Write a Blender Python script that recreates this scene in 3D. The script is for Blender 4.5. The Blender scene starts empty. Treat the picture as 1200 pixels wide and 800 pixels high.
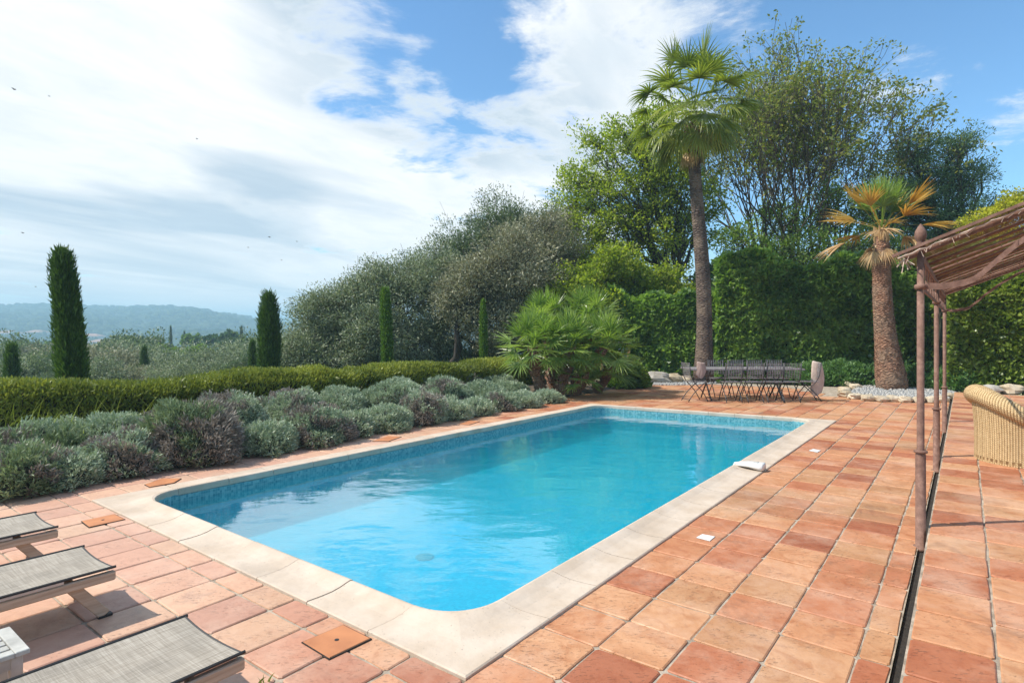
import bpy, math
import numpy as np
from mathutils import Vector, Matrix
R = math.radians
scene = bpy.context.scene
C = scene.collection
F0, Y0, H0 = 695.0, 388.0, 1.65          # focal length in pixels of a 1200 wide frame, horizon row, eye height

# ------------------------------------------------------------------ frames
def G(px, py, z=0.0):                     # ground point under a sight line
    Y = F0 * (H0 - z) / (py - Y0)
    return np.array([(px - 600) / F0 * Y, Y, z])
def D(px, py, Y):                         # point on a sight line at depth Y
    return np.array([(px - 600) / F0 * Y, Y, H0 - (py - Y0) / F0 * Y])
AN = R(52.6)
CU = np.array([math.cos(AN), math.sin(AN)]); CV = np.array([math.sin(AN), -math.cos(AN)])
N0 = np.array([-0.2198, 2.8134])
def W(u, v, z=0.0):                       # pool frame (u along the pool, v across) -> world
    p = N0 + u * CU + v * CV
    return (float(p[0]), float(p[1]), float(z))
def UV(x, y):
    d = np.array([x, y]) - N0
    return float(d @ CU), float(d @ CV)
def warp(u, v):
    if v < 0 and u > 0: return u * (1 + 0.0106 * max(v, -8)), v
    return u, v
def WW(u, v, z=0.0):
    a, b = warp(u, v); return W(a, b, z)

# ------------------------------------------------------------------ noise
def vnoise(x, y, seed=0):
    x = np.asarray(x, float); y = np.asarray(y, float)
    xi = np.floor(x).astype(np.int64); yi = np.floor(y).astype(np.int64)
    fx = x - xi; fy = y - yi
    def h(a, b):
        n = (a * 374761393 + b * 668265263 + seed * 974711) & 0x7fffffff
        n = ((n ^ (n >> 13)) * 1274126177) & 0x7fffffff
        return ((n ^ (n >> 16)) & 0xffff) / 65535.0
    sx = fx * fx * (3 - 2 * fx); sy = fy * fy * (3 - 2 * fy)
    return (h(xi, yi) * (1 - sx) + h(xi + 1, yi) * sx) * (1 - sy) + (h(xi, yi + 1) * (1 - sx) + h(xi + 1, yi + 1) * sx) * sy
def fbm(x, y, seed=0, o=4):
    s = 0; a = 0.5
    for i in range(o):
        s = s + a * vnoise(x * 2 ** i, y * 2 ** i, seed + i); a *= 0.5
    return s

def ground_h(x, y):
    x = np.asarray(x, float); y = np.asarray(y, float)
    s = (x + 6) * -0.6 + (y - 11) * 0.8
    d = np.maximum(0, s - 6)
    h = -24 * (1 - np.exp(-d * 0.2 / 24))
    return h - 0.06 + np.where(d > 3, (fbm(x * .05, y * .05, 5) - .45) * np.minimum(d * .05, 3), 0)

# ------------------------------------------------------------------ materials
def mk(name):
    m = bpy.data.materials.new(name); m.use_nodes = True
    nt = m.node_tree; nt.nodes.clear()
    o = nt.nodes.new('ShaderNodeOutputMaterial')
    return m, nt, o
def nd(nt, kind, ins=None, **props):
    n = nt.nodes.new('ShaderNode' + kind)
    for k, v in props.items(): setattr(n, k, v)
    for k, v in (ins or {}).items():
        s = n.inputs[k]
        if isinstance(v, bpy.types.NodeSocket): nt.links.new(v, s)
        else:
            if s.type == 'RGBA' and len(v) == 3: v = (*v, 1)
            s.default_value = v
    return n
def ramp(nt, fac, stops, interp='LINEAR'):
    r = nt.nodes.new('ShaderNodeValToRGB'); r.color_ramp.interpolation = interp
    e = r.color_ramp.elements
    while len(e) < len(stops): e.new(0.5)
    for el, (p, c) in zip(e, stops):
        el.position = p; el.color = (*c, 1) if len(c) == 3 else c
    nt.links.new(fac, r.inputs[0]); return r.outputs[0]
def mixc(nt, fac, a, b, mode='MIX'):
    n = nt.nodes.new('ShaderNodeMix'); n.data_type = 'RGBA'; n.blend_type = mode
    for s, v in ((n.inputs[0], fac), (n.inputs[6], a), (n.inputs[7], b)):
        if isinstance(v, bpy.types.NodeSocket): nt.links.new(v, s)
        elif s.type == 'RGBA': s.default_value = (*v, 1) if len(v) == 3 else v
        else: s.default_value = v
    return n.outputs[2]
def mth(nt, op, a, b=0.0, c=None, clamp=False):
    n = nt.nodes.new('ShaderNodeMath'); n.operation = op; n.use_clamp = clamp
    for i, v in enumerate((a, b) if c is None else (a, b, c)):
        if isinstance(v, bpy.types.NodeSocket): nt.links.new(v, n.inputs[i])
        else: n.inputs[i].default_value = v
    return n.outputs[0]
def noise(nt, vec, scale, detail=4, rough=.55, dist=0.0):
    return nd(nt, 'TexNoise', {'Vector': vec, 'Scale': scale, 'Detail': detail, 'Roughness': rough, 'Distortion': dist}).outputs[0]
def pos(nt): return nd(nt, 'NewGeometry').outputs['Position']
def objc(nt): return nd(nt, 'TexCoord').outputs['Object']
def attr(nt, name='rnd'): return nd(nt, 'Attribute', attribute_name=name).outputs['Fac']
def finish(nt, o, col, rough=.6, bump=None, bstr=.3, bdist=.01, spec=.5, metal=0.0):
    ins = {'Base Color': col, 'Roughness': rough, 'Metallic': metal, 'Specular IOR Level': spec}
    if bump is not None:
        ins['Normal'] = nd(nt, 'Bump', {'Height': bump, 'Strength': bstr, 'Distance': bdist}).outputs[0]
    p = nd(nt, 'BsdfPrincipled', ins); nt.links.new(p.outputs[0], o.inputs[0]); return p

LG = 1.55
def leafmat(name, stops, trans=.35, rough=.5, spec=.35, tcol=None, pscale=.6):
    m, nt, o = mk(name)
    f = mth(nt, 'ADD', mth(nt, 'MULTIPLY', attr(nt), .6), mth(nt, 'MULTIPLY', noise(nt, pos(nt), pscale, 3), .55))
    f = mth(nt, 'SUBTRACT', f, .1, clamp=True)
    col = ramp(nt, f, [(p_, tuple(min(.62, c_ * LG) for c_ in q_)) for p_, q_ in stops])
    p = nd(nt, 'BsdfPrincipled', {'Base Color': col, 'Roughness': rough, 'Specular IOR Level': spec})
    t = nd(nt, 'BsdfTranslucent', {'Color': mixc(nt, 1.0, col, tcol or (1.5, 1.7, .7), 'MULTIPLY')})
    mx = nd(nt, 'MixShader', {0: trans, 1: p.outputs[0], 2: t.outputs[0]})
    nt.links.new(mx.outputs[0], o.inputs[0]); return m
def plain(name, col, rough=.6, var=.15, scale=8, bstr=.2, bdist=.004, metal=0.0, spec=.5, col2=None, detail=5):
    m, nt, o = mk(name)
    n = noise(nt, pos(nt), scale, detail)
    c2 = col2 or tuple(c * (1 - var * 2) for c in col)
    c = ramp(nt, n, [(.3, c2), (.65, col)])
    finish(nt, o, c, rough, noise(nt, pos(nt), scale * 6, 4), bstr, bdist, spec, metal); return m
M = {}
M['olive'] = leafmat('olive_leaf', [(.15, (.06, .08, .04)), (.5, (.165, .19, .11)), (.85, (.31, .33, .21))], .2, tcol=(1.2, 1.3, .8))
M['olive_dry'] = leafmat('olive_leaf_dry', [(.15, (.08, .085, .045)), (.5, (.19, .19, .115)), (.85, (.33, .31, .21))], .2, tcol=(1.2, 1.2, .8))
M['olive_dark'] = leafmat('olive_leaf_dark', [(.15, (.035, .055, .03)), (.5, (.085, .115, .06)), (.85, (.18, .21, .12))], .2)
M['bright'] = leafmat('bright_leaf', [(.1, (.06, .09, .012)), (.5, (.17, .21, .025)), (.9, (.34, .34, .05))], .5)
M['mid'] = leafmat('mid_leaf', [(.1, (.035, .065, .014)), (.5, (.09, .14, .028)), (.9, (.18, .23, .05))], .42)
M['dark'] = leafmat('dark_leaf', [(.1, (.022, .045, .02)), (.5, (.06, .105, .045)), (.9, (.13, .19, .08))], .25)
M['sparse'] = leafmat('sparse_leaf', [(.1, (.05, .07, .015)), (.5, (.12, .14, .035)), (.9, (.24, .2, .06))], .45)
M['ivy'] = leafmat('ivy_leaf', [(.1, (.03, .06, .016)), (.4, (.085, .145, .034)), (.7, (.19, .27, .06)), (1, (.32, .39, .12))], .35, rough=.3, spec=.7)
M['ivylight'] = leafmat('light_ivy_leaf', [(.1, (.04, .07, .012)), (.45, (.11, .15, .025)), (.9, (.22, .26, .05))], .35, rough=.35, spec=.6)
M['yellow'] = leafmat('yellow_leaf', [(.1, (.1, .11, .015)), (.5, (.28, .25, .02)), (.9, (.5, .4, .03))], .4)
M['hedge'] = leafmat('hedge_leaf', [(.1, (.05, .07, .014)), (.45, (.14, .165, .028)), (.8, (.27, .285, .05)), (1, (.36, .34, .07))], .3, rough=.45, tcol=(1.2, 1.2, .8))
M['cypress'] = leafmat('cypress_leaf', [(.1, (.018, .036, .010)), (.5, (.045, .082, .018)), (.95, (.10, .155, .032))], .25)
M['cyplight'] = leafmat('light_cypress_leaf', [(.1, (.03, .06, .014)), (.5, (.075, .13, .022)), (.95, (.15, .22, .04))], .3)
M['silver'] = leafmat('silver_leaf', [(.1, (.09, .12, .07)), (.5, (.24, .29, .19)), (.9, (.42, .47, .33))], .2, tcol=(1.1, 1.2, .9))
M['lilac'] = leafmat('faded_lavender', [(.1, (.07, .06, .045)), (.45, (.17, .145, .12)), (.7, (.26, .23, .19)), (.85, (.26, .28, .19)), (1, (.30, .34, .24))], .15, tcol=(1.1, 1, .9))
M['lavgreen'] = leafmat('lavender_green', [(.1, (.06, .085, .04)), (.5, (.15, .19, .10)), (.9, (.27, .31, .19))], .2, tcol=(1.1, 1.2, .8))
M['shrub'] = leafmat('low_shrub_leaf', [(.1, (.025, .06, .02)), (.5, (.08, .15, .045)), (.9, (.16, .25, .09))], .3)
M['frond'] = leafmat('palm_frond', [(.1, (.05, .075, .012)), (.5, (.125, .15, .025)), (.9, (.27, .27, .06))], .35, rough=.38, spec=.5)
M['frond_fan'] = leafmat('fan_palm_frond', [(.1, (.05, .09, .02)), (.5, (.14, .20, .04)), (.9, (.29, .33, .10))], .35, rough=.35, spec=.6, pscale=1.3)
M['frond_yellow'] = leafmat('yellow_frond', [(.1, (.26, .15, .03)), (.5, (.46, .235, .04)), (.9, (.50, .33, .10))], .4, tcol=(1.1, 1, .8), pscale=1.5)
M['frond_tip'] = leafmat('yellowing_frond', [(.1, (.10, .12, .02)), (.5, (.22, .22, .035)), (.9, (.36, .30, .08))], .35)
M['frond_dead'] = leafmat('dead_frond', [(.1, (.2, .12, .06)), (.5, (.42, .27, .13)), (.9, (.6, .43, .24))], .3, tcol=(1.1, 1, .8), pscale=1.5)
M['grassleaf'] = leafmat('grass_blade', [(.1, (.06, .08, .02)), (.5, (.13, .15, .04)), (.9, (.24, .24, .10))], .4)
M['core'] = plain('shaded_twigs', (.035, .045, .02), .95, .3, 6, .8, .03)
M['lavcore'] = plain('grey_twigs', (.07, .07, .05), .95, .25, 20, .8, .02)
M['bark'] = plain('bark', (.13, .10, .075), .9, .3, 5, .8, .03)
M['palebark'] = plain('pale_bark', (.24, .2, .155), .9, .25, 5, .6, .02)
M['darkbark'] = plain('dark_bark', (.07, .055, .042), .9, .3, 5, .8, .03)

def palm_bark(name, c1, c2, ring=9.0):
    m, nt, o = mk(name)
    p = pos(nt)
    sc = nd(nt, 'Mapping', {'Vector': p, 'Scale': (1, 1, 2.6)}).outputs[0]
    v = nd(nt, 'TexVoronoi', {'Vector': sc, 'Scale': ring}, feature='DISTANCE_TO_EDGE').outputs[0]
    n = noise(nt, p, 14, 6, .65)
    f = mth(nt, 'ADD', mth(nt, 'MULTIPLY', v, 1.6), mth(nt, 'MULTIPLY', n, .6))
    c = ramp(nt, f, [(.25, c2), (.75, c1)])
    c = mixc(nt, ramp(nt, noise(nt, p, 2.2, 3), [(.42, (0, 0, 0)), (.6, (1, 1, 1))]), c, mixc(nt, .5, c, (.3, .22, .15)))
    finish(nt, o, c, .9, f, 1.0, .05); return m
M['palmbark'] = palm_bark('palm_bark', (.13, .09, .07), (.04, .028, .022), 7)
M['palmbark2'] = palm_bark('shaggy_palm_bark', (.42, .225, .135), (.15, .07, .04), 9)

def terracotta(name, base_shift=1.0, pale=0.0):
    m, nt, o = mk(name)
    p = pos(nt); a = attr(nt); b = attr(nt, 'rnd2')
    col = ramp(nt, a, [(0, (.31, .095, .042)), (.2, (.42, .145, .065)), (.5, (.49, .205, .092)), (.8, (.53, .26, .125)), (1, (.42, .20, .09))])
    off = nd(nt, 'CombineXYZ', {'X': mth(nt, 'MULTIPLY', b, 40.0), 'Y': mth(nt, 'MULTIPLY', a, 33.0)}).outputs[0]
    pv = nd(nt, 'VectorMath', {0: p, 1: off}, operation='ADD').outputs[0]
    n1 = noise(nt, pv, 3.2, 5, .6, .8)
    col = mixc(nt, ramp(nt, n1, [(.40, (0, 0, 0)), (.58, (.9, .9, .9))]), col, mixc(nt, 1.0, col, (1.16, 1.28, 1.4), 'MULTIPLY'))
    n2 = noise(nt, pv, 5.5, 6, .65, 1.5)
    col = mixc(nt, ramp(nt, n2, [(.50, (0, 0, 0)), (.64, (.6, .6, .6))]), col, mixc(nt, 1.0, col, (.72, .56, .46), 'MULTIPLY'))
    # dark pits and scratches of hand made tiles
    rot = nd(nt, 'Mapping', {'Vector': pv, 'Rotation': (0, 0, AN), 'Scale': (26, 90, 1)}).outputs[0]
    n3 = noise(nt, rot, 1.0, 3, .6, 1.0)
    msk = noise(nt, pv, 2.6, 3)
    sc = mth(nt, 'MULTIPLY', ramp(nt, n3, [(.62, (0, 0, 0)), (.66, (1, 1, 1))]), ramp(nt, msk, [(.42, (0, 0, 0)), (.55, (1, 1, 1))]))
    col = mixc(nt, mth(nt, 'MULTIPLY', sc, .5), col, (.18, .08, .04))
    # lichen and water stains over many tiles
    n4 = noise(nt, p, .55, 5, .6, .6)
    col = mixc(nt, ramp(nt, n4, [(.56, (0, 0, 0)), (.66, (.5, .5, .5))]), col, (.32, .20, .10))
    col = mixc(nt, ramp(nt, noise(nt, p, 2.3, 7, .7, .8), [(.56, (0, 0, 0)), (.64, (.45, .45, .45))]), col, (.25, .12, .07))
    n5 = noise(nt, p, 1.3, 6, .7)
    col = mixc(nt, ramp(nt, n5, [(.48, (0, 0, 0)), (.66, (.42, .42, .42))]), col, (.68, .46, .32))
    # glare on the tiles towards the left, painted in as a paler colour
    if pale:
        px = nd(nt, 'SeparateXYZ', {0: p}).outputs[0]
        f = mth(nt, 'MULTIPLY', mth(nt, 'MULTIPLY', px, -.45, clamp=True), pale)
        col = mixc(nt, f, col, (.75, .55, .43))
    h = mth(nt, 'SUBTRACT', mth(nt, 'ADD', noise(nt, pv, 9, 6, .6), mth(nt, 'MULTIPLY', n1, .6)), mth(nt, 'MULTIPLY', sc, .8))
    rg = ramp(nt, n2, [(.3, (.42, .42, .42)), (.7, (.7, .7, .7))])
    finish(nt, o, col, rg, h, .7, .008, .4); return m
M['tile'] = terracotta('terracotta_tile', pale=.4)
M['lid'] = plain('orange_terracotta_lid', (.56, .225, .09), .7, .12, 6, .3, .003, col2=(.42, .16, .065))
M['grout'] = plain('sandy_grout', (.50, .42, .32), .95, .3, 9, .8, .01, col2=(.19, .145, .10))
M['gap'] = plain('dark_gritty_gap', (.05, .04, .03), .95, .3, 30, 1, .01)
def stone(name, col, pits=1.0, col2=None):
    m, nt, o = mk(name); p = pos(nt)
    n = noise(nt, p, 3.0, 6, .6); n2 = noise(nt, p, 60, 3, .6)
    c = ramp(nt, n, [(.35, col2 or tuple(k * f_ for k, f_ in zip(col, (.84, .80, .75)))), (.62, col)])
    c = mixc(nt, ramp(nt, noise(nt, p, .9, 6, .7), [(.5, (0, 0, 0)), (.66, (.5, .5, .5))]), c, tuple(k * .66 for k in col))
    c = mixc(nt, mth(nt, 'MULTIPLY', ramp(nt, n2, [(.66, (0, 0, 0)), (.72, (1, 1, 1))]), .5 * pits), c, tuple(k * .35 for k in col))
    v = nd(nt, 'TexVoronoi', {'Vector': p, 'Scale': 34.0}).outputs[0]
    pit = ramp(nt, v, [(.08, (1, 1, 1)), (.14, (0, 0, 0))])
    pm = mth(nt, 'MULTIPLY', pit, ramp(nt, noise(nt, p, 7, 2), [(.5, (0, 0, 0)), (.6, (1, 1, 1))]))
    c = mixc(nt, mth(nt, 'MULTIPLY', pm, .6 * pits), c, tuple(k * .3 for k in col))
    finish(nt, o, c, .8, mth(nt, 'SUBTRACT', noise(nt, p, 25, 6), mth(nt, 'MULTIPLY', pm, 1.5)), .5, .006, .3); return m
M['coping'] = stone('cream_coping_stone', (.62, .51, .40))
M['rock'] = stone('limestone_rock', (.60, .50, .36), 1, (.33, .25, .15))
M['rockgrey'] = stone('grey_limestone', (.50, .46, .40), 1, (.3, .26, .2))
M['whitegravel'] = plain('white_pebble', (.50, .48, .44), .8, .2, 30)
M['soil'] = plain('dry_soil', (.16, .115, .075), .95, .3, 3, .8, .03)

def ground_mat():
    m, nt, o = mk('dry_meadow'); p = pos(nt)
    n = noise(nt, p, .08, 6, .65); n2 = noise(nt, p, 1.5, 5, .7)
    c = ramp(nt, n, [(.3, (.055, .075, .025)), (.5, (.09, .11, .04)), (.7, (.17, .155, .08))])
    c = mixc(nt, ramp(nt, n2, [(.4, (0, 0, 0)), (.7, (.6, .6, .6))]), c, (.05, .07, .025))
    finish(nt, o, c, .95, n2, .8, .1); return m
M['ground'] = ground_mat()
def hill_mat():
    m, nt, o = mk('wooded_hillside'); p = pos(nt)
    n = noise(nt, p, .02, 6, .7); n2 = noise(nt, p, .09, 4, .7)
    c = ramp(nt, n, [(.35, (.03, .05, .02)), (.55, (.06, .08, .032)), (.7, (.12, .12, .06))])
    c = mixc(nt, ramp(nt, n2, [(.35, (0, 0, 0)), (.65, (.8, .8, .8))]), c, (.018, .032, .014))
    finish(nt, o, c, 1.0, n2, 1.0, 4.0, .1); return m
M['hill'] = hill_mat()

def forest_mat():
    m, nt, o = mk('far_woodland')
    c = ramp(nt, attr(nt), [(0, (.03, .05, .02)), (.7, (.06, .085, .035)), (1, (.1, .12, .05))])
    finish(nt, o, c, 1.0, None, spec=0.0); return m
M['forest'] = forest_mat()
def pool_mat():
    m, nt, o = mk('blue_pool_mosaic')
    c = objc(nt)
    s = nd(nt, 'SeparateXYZ', {0: c})
    T_ = 0.025
    g = None; cell = []
    for i in range(3):
        q = mth(nt, 'DIVIDE', mth(nt, 'ADD', s.outputs[i], 100.0125), T_)
        fr = mth(nt, 'FRACT', q)
        e = mth(nt, 'LESS_THAN', fr, .10)
        g = e if g is None else mth(nt, 'MAXIMUM', g, e)
        cell.append(mth(nt, 'FLOOR', q))
    cv = nd(nt, 'CombineXYZ', {'X': cell[0], 'Y': cell[1], 'Z': cell[2]}).outputs[0]
    rnd = nd(nt, 'TexWhiteNoise', {'Vector': cv}).outputs[0]
    col = ramp(nt, rnd, [(0, (.002, .34, .52)), (.6, (.004, .40, .59)), (1, (.02, .47, .65))])
    # darker green blue frieze at the waterline
    band = mth(nt, 'GREATER_THAN', s.outputs[2], -.20)
    col = mixc(nt, band, col, ramp(nt, rnd, [(0, (.05, .22, .25)), (.5, (.10, .31, .33)), (1, (.2, .42, .42))]))
    col = mixc(nt, mth(nt, 'MULTIPLY', g, .35), col, (.35, .60, .68))
    finish(nt, o, col, .35, None, spec=.4); return m
M['pool'] = pool_mat()

def water_mat():
    m, nt, o = mk('pool_water'); p = pos(nt)
    st = nd(nt, 'Mapping', {'Vector': p, 'Rotation': (0, 0, R(20)), 'Scale': (1, 1.6, 1)}).outputs[0]
    h = mth(nt, 'ADD', noise(nt, st, 1.6, 2, .5, .3), mth(nt, 'MULTIPLY', noise(nt, st, 7.0, 3, .5, .6), .16))
    b = nd(nt, 'Bump', {'Height': h, 'Strength': .55, 'Distance': .016}).outputs[0]
    inc = nd(nt, 'NewGeometry').outputs['Incoming']
    dt = mth(nt, 'ABSOLUTE', nd(nt, 'VectorMath', {0: inc, 1: b}, operation='DOT_PRODUCT').outputs['Value'])
    fr = mth(nt, 'ADD', mth(nt, 'MULTIPLY', mth(nt, 'POWER', mth(nt, 'SUBTRACT', 1.0, dt, clamp=True), 3.2), .95), .03, clamp=True)
    t = nd(nt, 'BsdfTransparent', {'Color': (.80, .99, 1.0, 1)})
    g = nd(nt, 'BsdfGlossy', {'Color': (1, 1, 1, 1), 'Roughness': .02, 'Normal': b})
    mx = nd(nt, 'MixShader', {0: fr, 1: t.outputs[0], 2: g.outputs[0]})
    nt.links.new(mx.outputs[0], o.inputs[0])
    pv = nd(nt, 'VolumePrincipled', {'Color': (.02, .89, .99, 1), 'Density': .38}); nt.links.new(pv.outputs[0], o.inputs[1]); return m
M['water'] = water_mat()

def rust():
    m, nt, o = mk('rusty_brown_iron'); p = pos(nt)
    n = noise(nt, p, 18, 6, .7)
    c = ramp(nt, n, [(.3, (.13, .07, .05)), (.55, (.23, .13, .095)), (.75, (.36, .22, .165))])
    finish(nt, o, c, .75, n, .5, .004, .3, .1); return m
M['rust'] = rust()
M['iron'] = plain('dark_grey_iron', (.09, .085, .085), .55, .3, 20, .3, .002, .5)
M['irontop'] = plain('weathered_grey_iron', (.36, .33, .32), .6, .25, 14, .3, .002, .2)
M['cloth'] = plain('pale_beige_cloth', (.60, .47, .38), .9, .12, 5, .5, .02)
M['cloth2'] = plain('dusty_pink_cloth', (.42, .30, .25), .9, .12, 5, .5, .02)
M['white'] = plain('white_plastic', (.78, .77, .73), .4, .06, 6, .1, .001)
M['greyplastic'] = plain('grey_plastic', (.5, .49, .46), .5, .06, 6, .1, .001)
M['drainblue'] = plain('blue_grey_plastic', (.02, .22, .28), .5, .06, 6, .1, .001)
M['cream'] = plain('cream_render', (.62, .55, .45), .8, .1, 1)
M['roof'] = plain('clay_roof', (.42, .22, .14), .85, .2, 1)
M['pane'] = plain('dark_glass', (.03, .035, .04), .15, .1, 1, .0)
M['wood'] = plain('ochre_wood', (.45, .28, .10), .7, .2, 6)
M['greypanel'] = plain('grey_green_panel', (.25, .29, .28), .6, .15, 4)
M['black'] = plain('black_rubber', (.02, .02, .02), .6, .1, 6)
M['bird'] = plain('dark_feather', (.03, .028, .03), .8, .1, 6)
def wood_l():
    m, nt, o = mk('weathered_teak'); p = objc(nt)
    s = nd(nt, 'Mapping', {'Vector': p, 'Scale': (3, 60, 60)}).outputs[0]
    n = noise(nt, s, 1.0, 5, .6)
    c = ramp(nt, n, [(.3, (.36, .25, .17)), (.7, (.54, .41, .30))])
    finish(nt, o, c, .6, n, .2, .002, .3); return m
M['teak'] = wood_l()
M['greywood'] = plain('bleached_grey_wood', (.56, .54, .48), .8, .2, 9, .4, .003)
def sling():
    m, nt, o = mk('grey_mesh_sling'); p = objc(nt)
    a = noise(nt, nd(nt, 'Mapping', {'Vector': p, 'Scale': (6, 260, 1)}).outputs[0], 1.0, 2, .5)
    b = noise(nt, nd(nt, 'Mapping', {'Vector': p, 'Scale': (260, 6, 1)}).outputs[0], 1.0, 2, .5)
    f = mth(nt, 'MULTIPLY', mth(nt, 'ADD', a, b), .5)
    c = ramp(nt, f, [(.34, (.24, .205, .16)), (.5, (.35, .305, .245)), (.66, (.48, .43, .355))])
    c = mixc(nt, ramp(nt, noise(nt, p, 3.5, 4), [(.42, (0, 0, 0)), (.7, (.45, .45, .45))]), c, (.17, .155, .13))
    finish(nt, o, c, .85, f, .4, .002, .2); return m
M['sling'] = sling()
M['alu'] = plain('dull_aluminium', (.5, .48, .45), .4, .1, 9, .1, .001, .6)
def wicker():
    m, nt, o = mk('woven_straw'); uv = nd(nt, 'TexCoord').outputs['UV']
    s = nd(nt, 'SeparateXYZ', {0: uv})
    # uv in metres: u around, v up; braided cords running up, each twisted
    cu = mth(nt, 'DIVIDE', s.outputs[0], .026)
    f = mth(nt, 'FRACT', cu)
    tri = mth(nt, 'ABSOLUTE', mth(nt, 'SUBTRACT', f, .5))
    wv = mth(nt, 'SINE', mth(nt, 'MULTIPLY', mth(nt, 'ADD', mth(nt, 'DIVIDE', s.outputs[1], .020), mth(nt, 'MULTIPLY', tri, 1.1)), 6.283))
    cord = mth(nt, 'SUBTRACT', 1.0, mth(nt, 'MULTIPLY', mth(nt, 'MULTIPLY', tri, tri), 4.0))
    h = mth(nt, 'ADD', mth(nt, 'MULTIPLY', cord, .7), mth(nt, 'MULTIPLY', wv, .25))
    n = noise(nt, pos(nt), 30, 4)
    c = ramp(nt, mth(nt, 'ADD', mth(nt, 'MULTIPLY', h, .6), mth(nt, 'MULTIPLY', n, .5)), [(.15, (.18, .10, .04)), (.45, (.50, .34, .16)), (.8, (.72, .54, .30))])
    finish(nt, o, c, .75, h, .8, .010, .3); return m
M['wicker'] = wicker()
def reed():
    m, nt, o = mk('woven_reed_mat'); p = objc(nt)
    a = noise(nt, nd(nt, 'Mapping', {'Vector': p, 'Scale': (90, 4, 4)}).outputs[0], 1.0, 3, .6)
    c = ramp(nt, a, [(.3, (.14, .09, .05)), (.6, (.30, .21, .12))])
    finish(nt, o, c, .85, a, .5, .004, .2); return m
M['reed'] = reed()
M['fringe'] = plain('frayed_rope', (.55, .42, .33), .9, .2, 20)

# ------------------------------------------------------------------ mesh building
class MB:
    def __init__(s): s.v = []; s.f = []; s.uv = None; s.r = []
    def add(s, verts, faces, r=None):
        b = len(s.v); s.v += [tuple(map(float, p)) for p in verts]
        s.f += [tuple(b + i for i in f) for f in faces]
        s.r += [r if r is not None else 0.5] * len(faces); return s
    def box(s, c, size, ax=None, bev=0.0, r=None):
        c = np.array(c, float); sx, sy, sz = [k / 2 for k in size]
        A = np.eye(3) if ax is None else np.array(ax, float)
        if bev <= 0:
            vs = [c + A[0] * x * sx + A[1] * y * sy + A[2] * z * sz for z in (-1, 1) for y in (-1, 1) for x in (-1, 1)]
            return s.add(vs, [(0, 2, 3, 1), (4, 5, 7, 6), (0, 1, 5, 4), (2, 6, 7, 3), (0, 4, 6, 2), (1, 3, 7, 5)], r)
        vs = []; 
        def ring(hx, hy, z, b):
            pts = [(-hx + b, -hy), (hx - b, -hy), (hx, -hy + b), (hx, hy - b), (hx - b, hy), (-hx + b, hy), (-hx, hy - b), (-hx, -hy + b)]
            return [c + A[0] * x + A[1] * y + A[2] * z for x, y in pts]
        b = bev
        rings = [ring(sx - b, sy - b, -sz, b * .5), ring(sx, sy, -sz + b, b), ring(sx, sy, sz - b, b), ring(sx - b, sy - b, sz, b * .5)]
        for q in rings: vs += q
        fs = [tuple(range(7, -1, -1)), tuple(range(24, 32))]
        for k in range(3):
            for i in range(8): j = (i + 1) % 8; fs.append((k * 8 + i, k * 8 + j, k * 8 + 8 + j, k * 8 + 8 + i))
        return s.add(vs, fs, r)
    def tube(s, pts, rad, n=6, caps=True, flat=None, r=None):
        pts = [np.array(p, float) for p in pts]; m = len(pts)
        rad = [rad] * m if np.isscalar(rad) else rad
        vs = []; fs = []; up = None
        for i, p in enumerate(pts):
            t = (pts[min(i + 1, m - 1)] - pts[max(i - 1, 0)]); t /= (np.linalg.norm(t) + 1e-9)
            if up is None: up = np.array([0, 0, 1.0]) if abs(t[2]) < .9 else np.array([1.0, 0, 0])
            a = np.cross(up, t); a /= (np.linalg.norm(a) + 1e-9); b = np.cross(t, a); up = b
            for k in range(n):
                an = 2 * math.pi * (k + .5) / n
                vs.append(p + a * math.cos(an) * rad[i] + b * math.sin(an) * rad[i] * (flat or 1))
        for i in range(m - 1):
            for k in range(n):
                j = (k + 1) % n; fs.append((i * n + k, i * n + j, i * n + n + j, i * n + n + k))
        if caps: fs += [tuple(range(n - 1, -1, -1)), tuple(range((m - 1) * n, m * n))]
        return s.add(vs, fs, r)
    def lathe(s, prof, n, c=(0, 0, 0), wob=0, seed=0, r=None):
        rg = np.random.default_rng(seed); vs = []; fs = []
        for (rr, z) in prof:
            for k in range(n):
                an = 2 * math.pi * k / n; q = rr * (1 + (rg.random() - .5) * wob)
                vs.append((c[0] + math.cos(an) * q, c[1] + math.sin(an) * q, c[2] + z))
        for i in range(len(prof) - 1):
            for k in range(n):
                j = (k + 1) % n; fs.append((i * n + k, i * n + j, i * n + n + j, i * n + n + k))
        fs += [tuple(range(n - 1, -1, -1)), tuple(range((len(prof) - 1) * n, len(prof) * n))]
        return s.add(vs, fs, r)
    def build(s, name, mat, parent=None, smooth=False, local=False):
        me = bpy.data.meshes.new(name)
        off = Vector((0, 0, 0))
        vs = s.v
        if parent is not None and not local:
            off = wloc(parent); vs = [(a - off.x, b - off.y, c - off.z) for a, b, c in vs]
        me.from_pydata(vs, [], s.f); me.materials.append(mat)
        at = me.attributes.new('rnd', 'FLOAT', 'FACE'); at.data.foreach_set('value', np.array(s.r, np.float32))
        if smooth: me.polygons.foreach_set('use_smooth', np.ones(len(me.polygons), bool))
        o = bpy.data.objects.new(name, me); C.objects.link(o); o.parent = parent; return o
def wloc(o):
    v = Vector((0, 0, 0))
    while o is not None: v = v + o.location; o = o.parent
    return v
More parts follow.
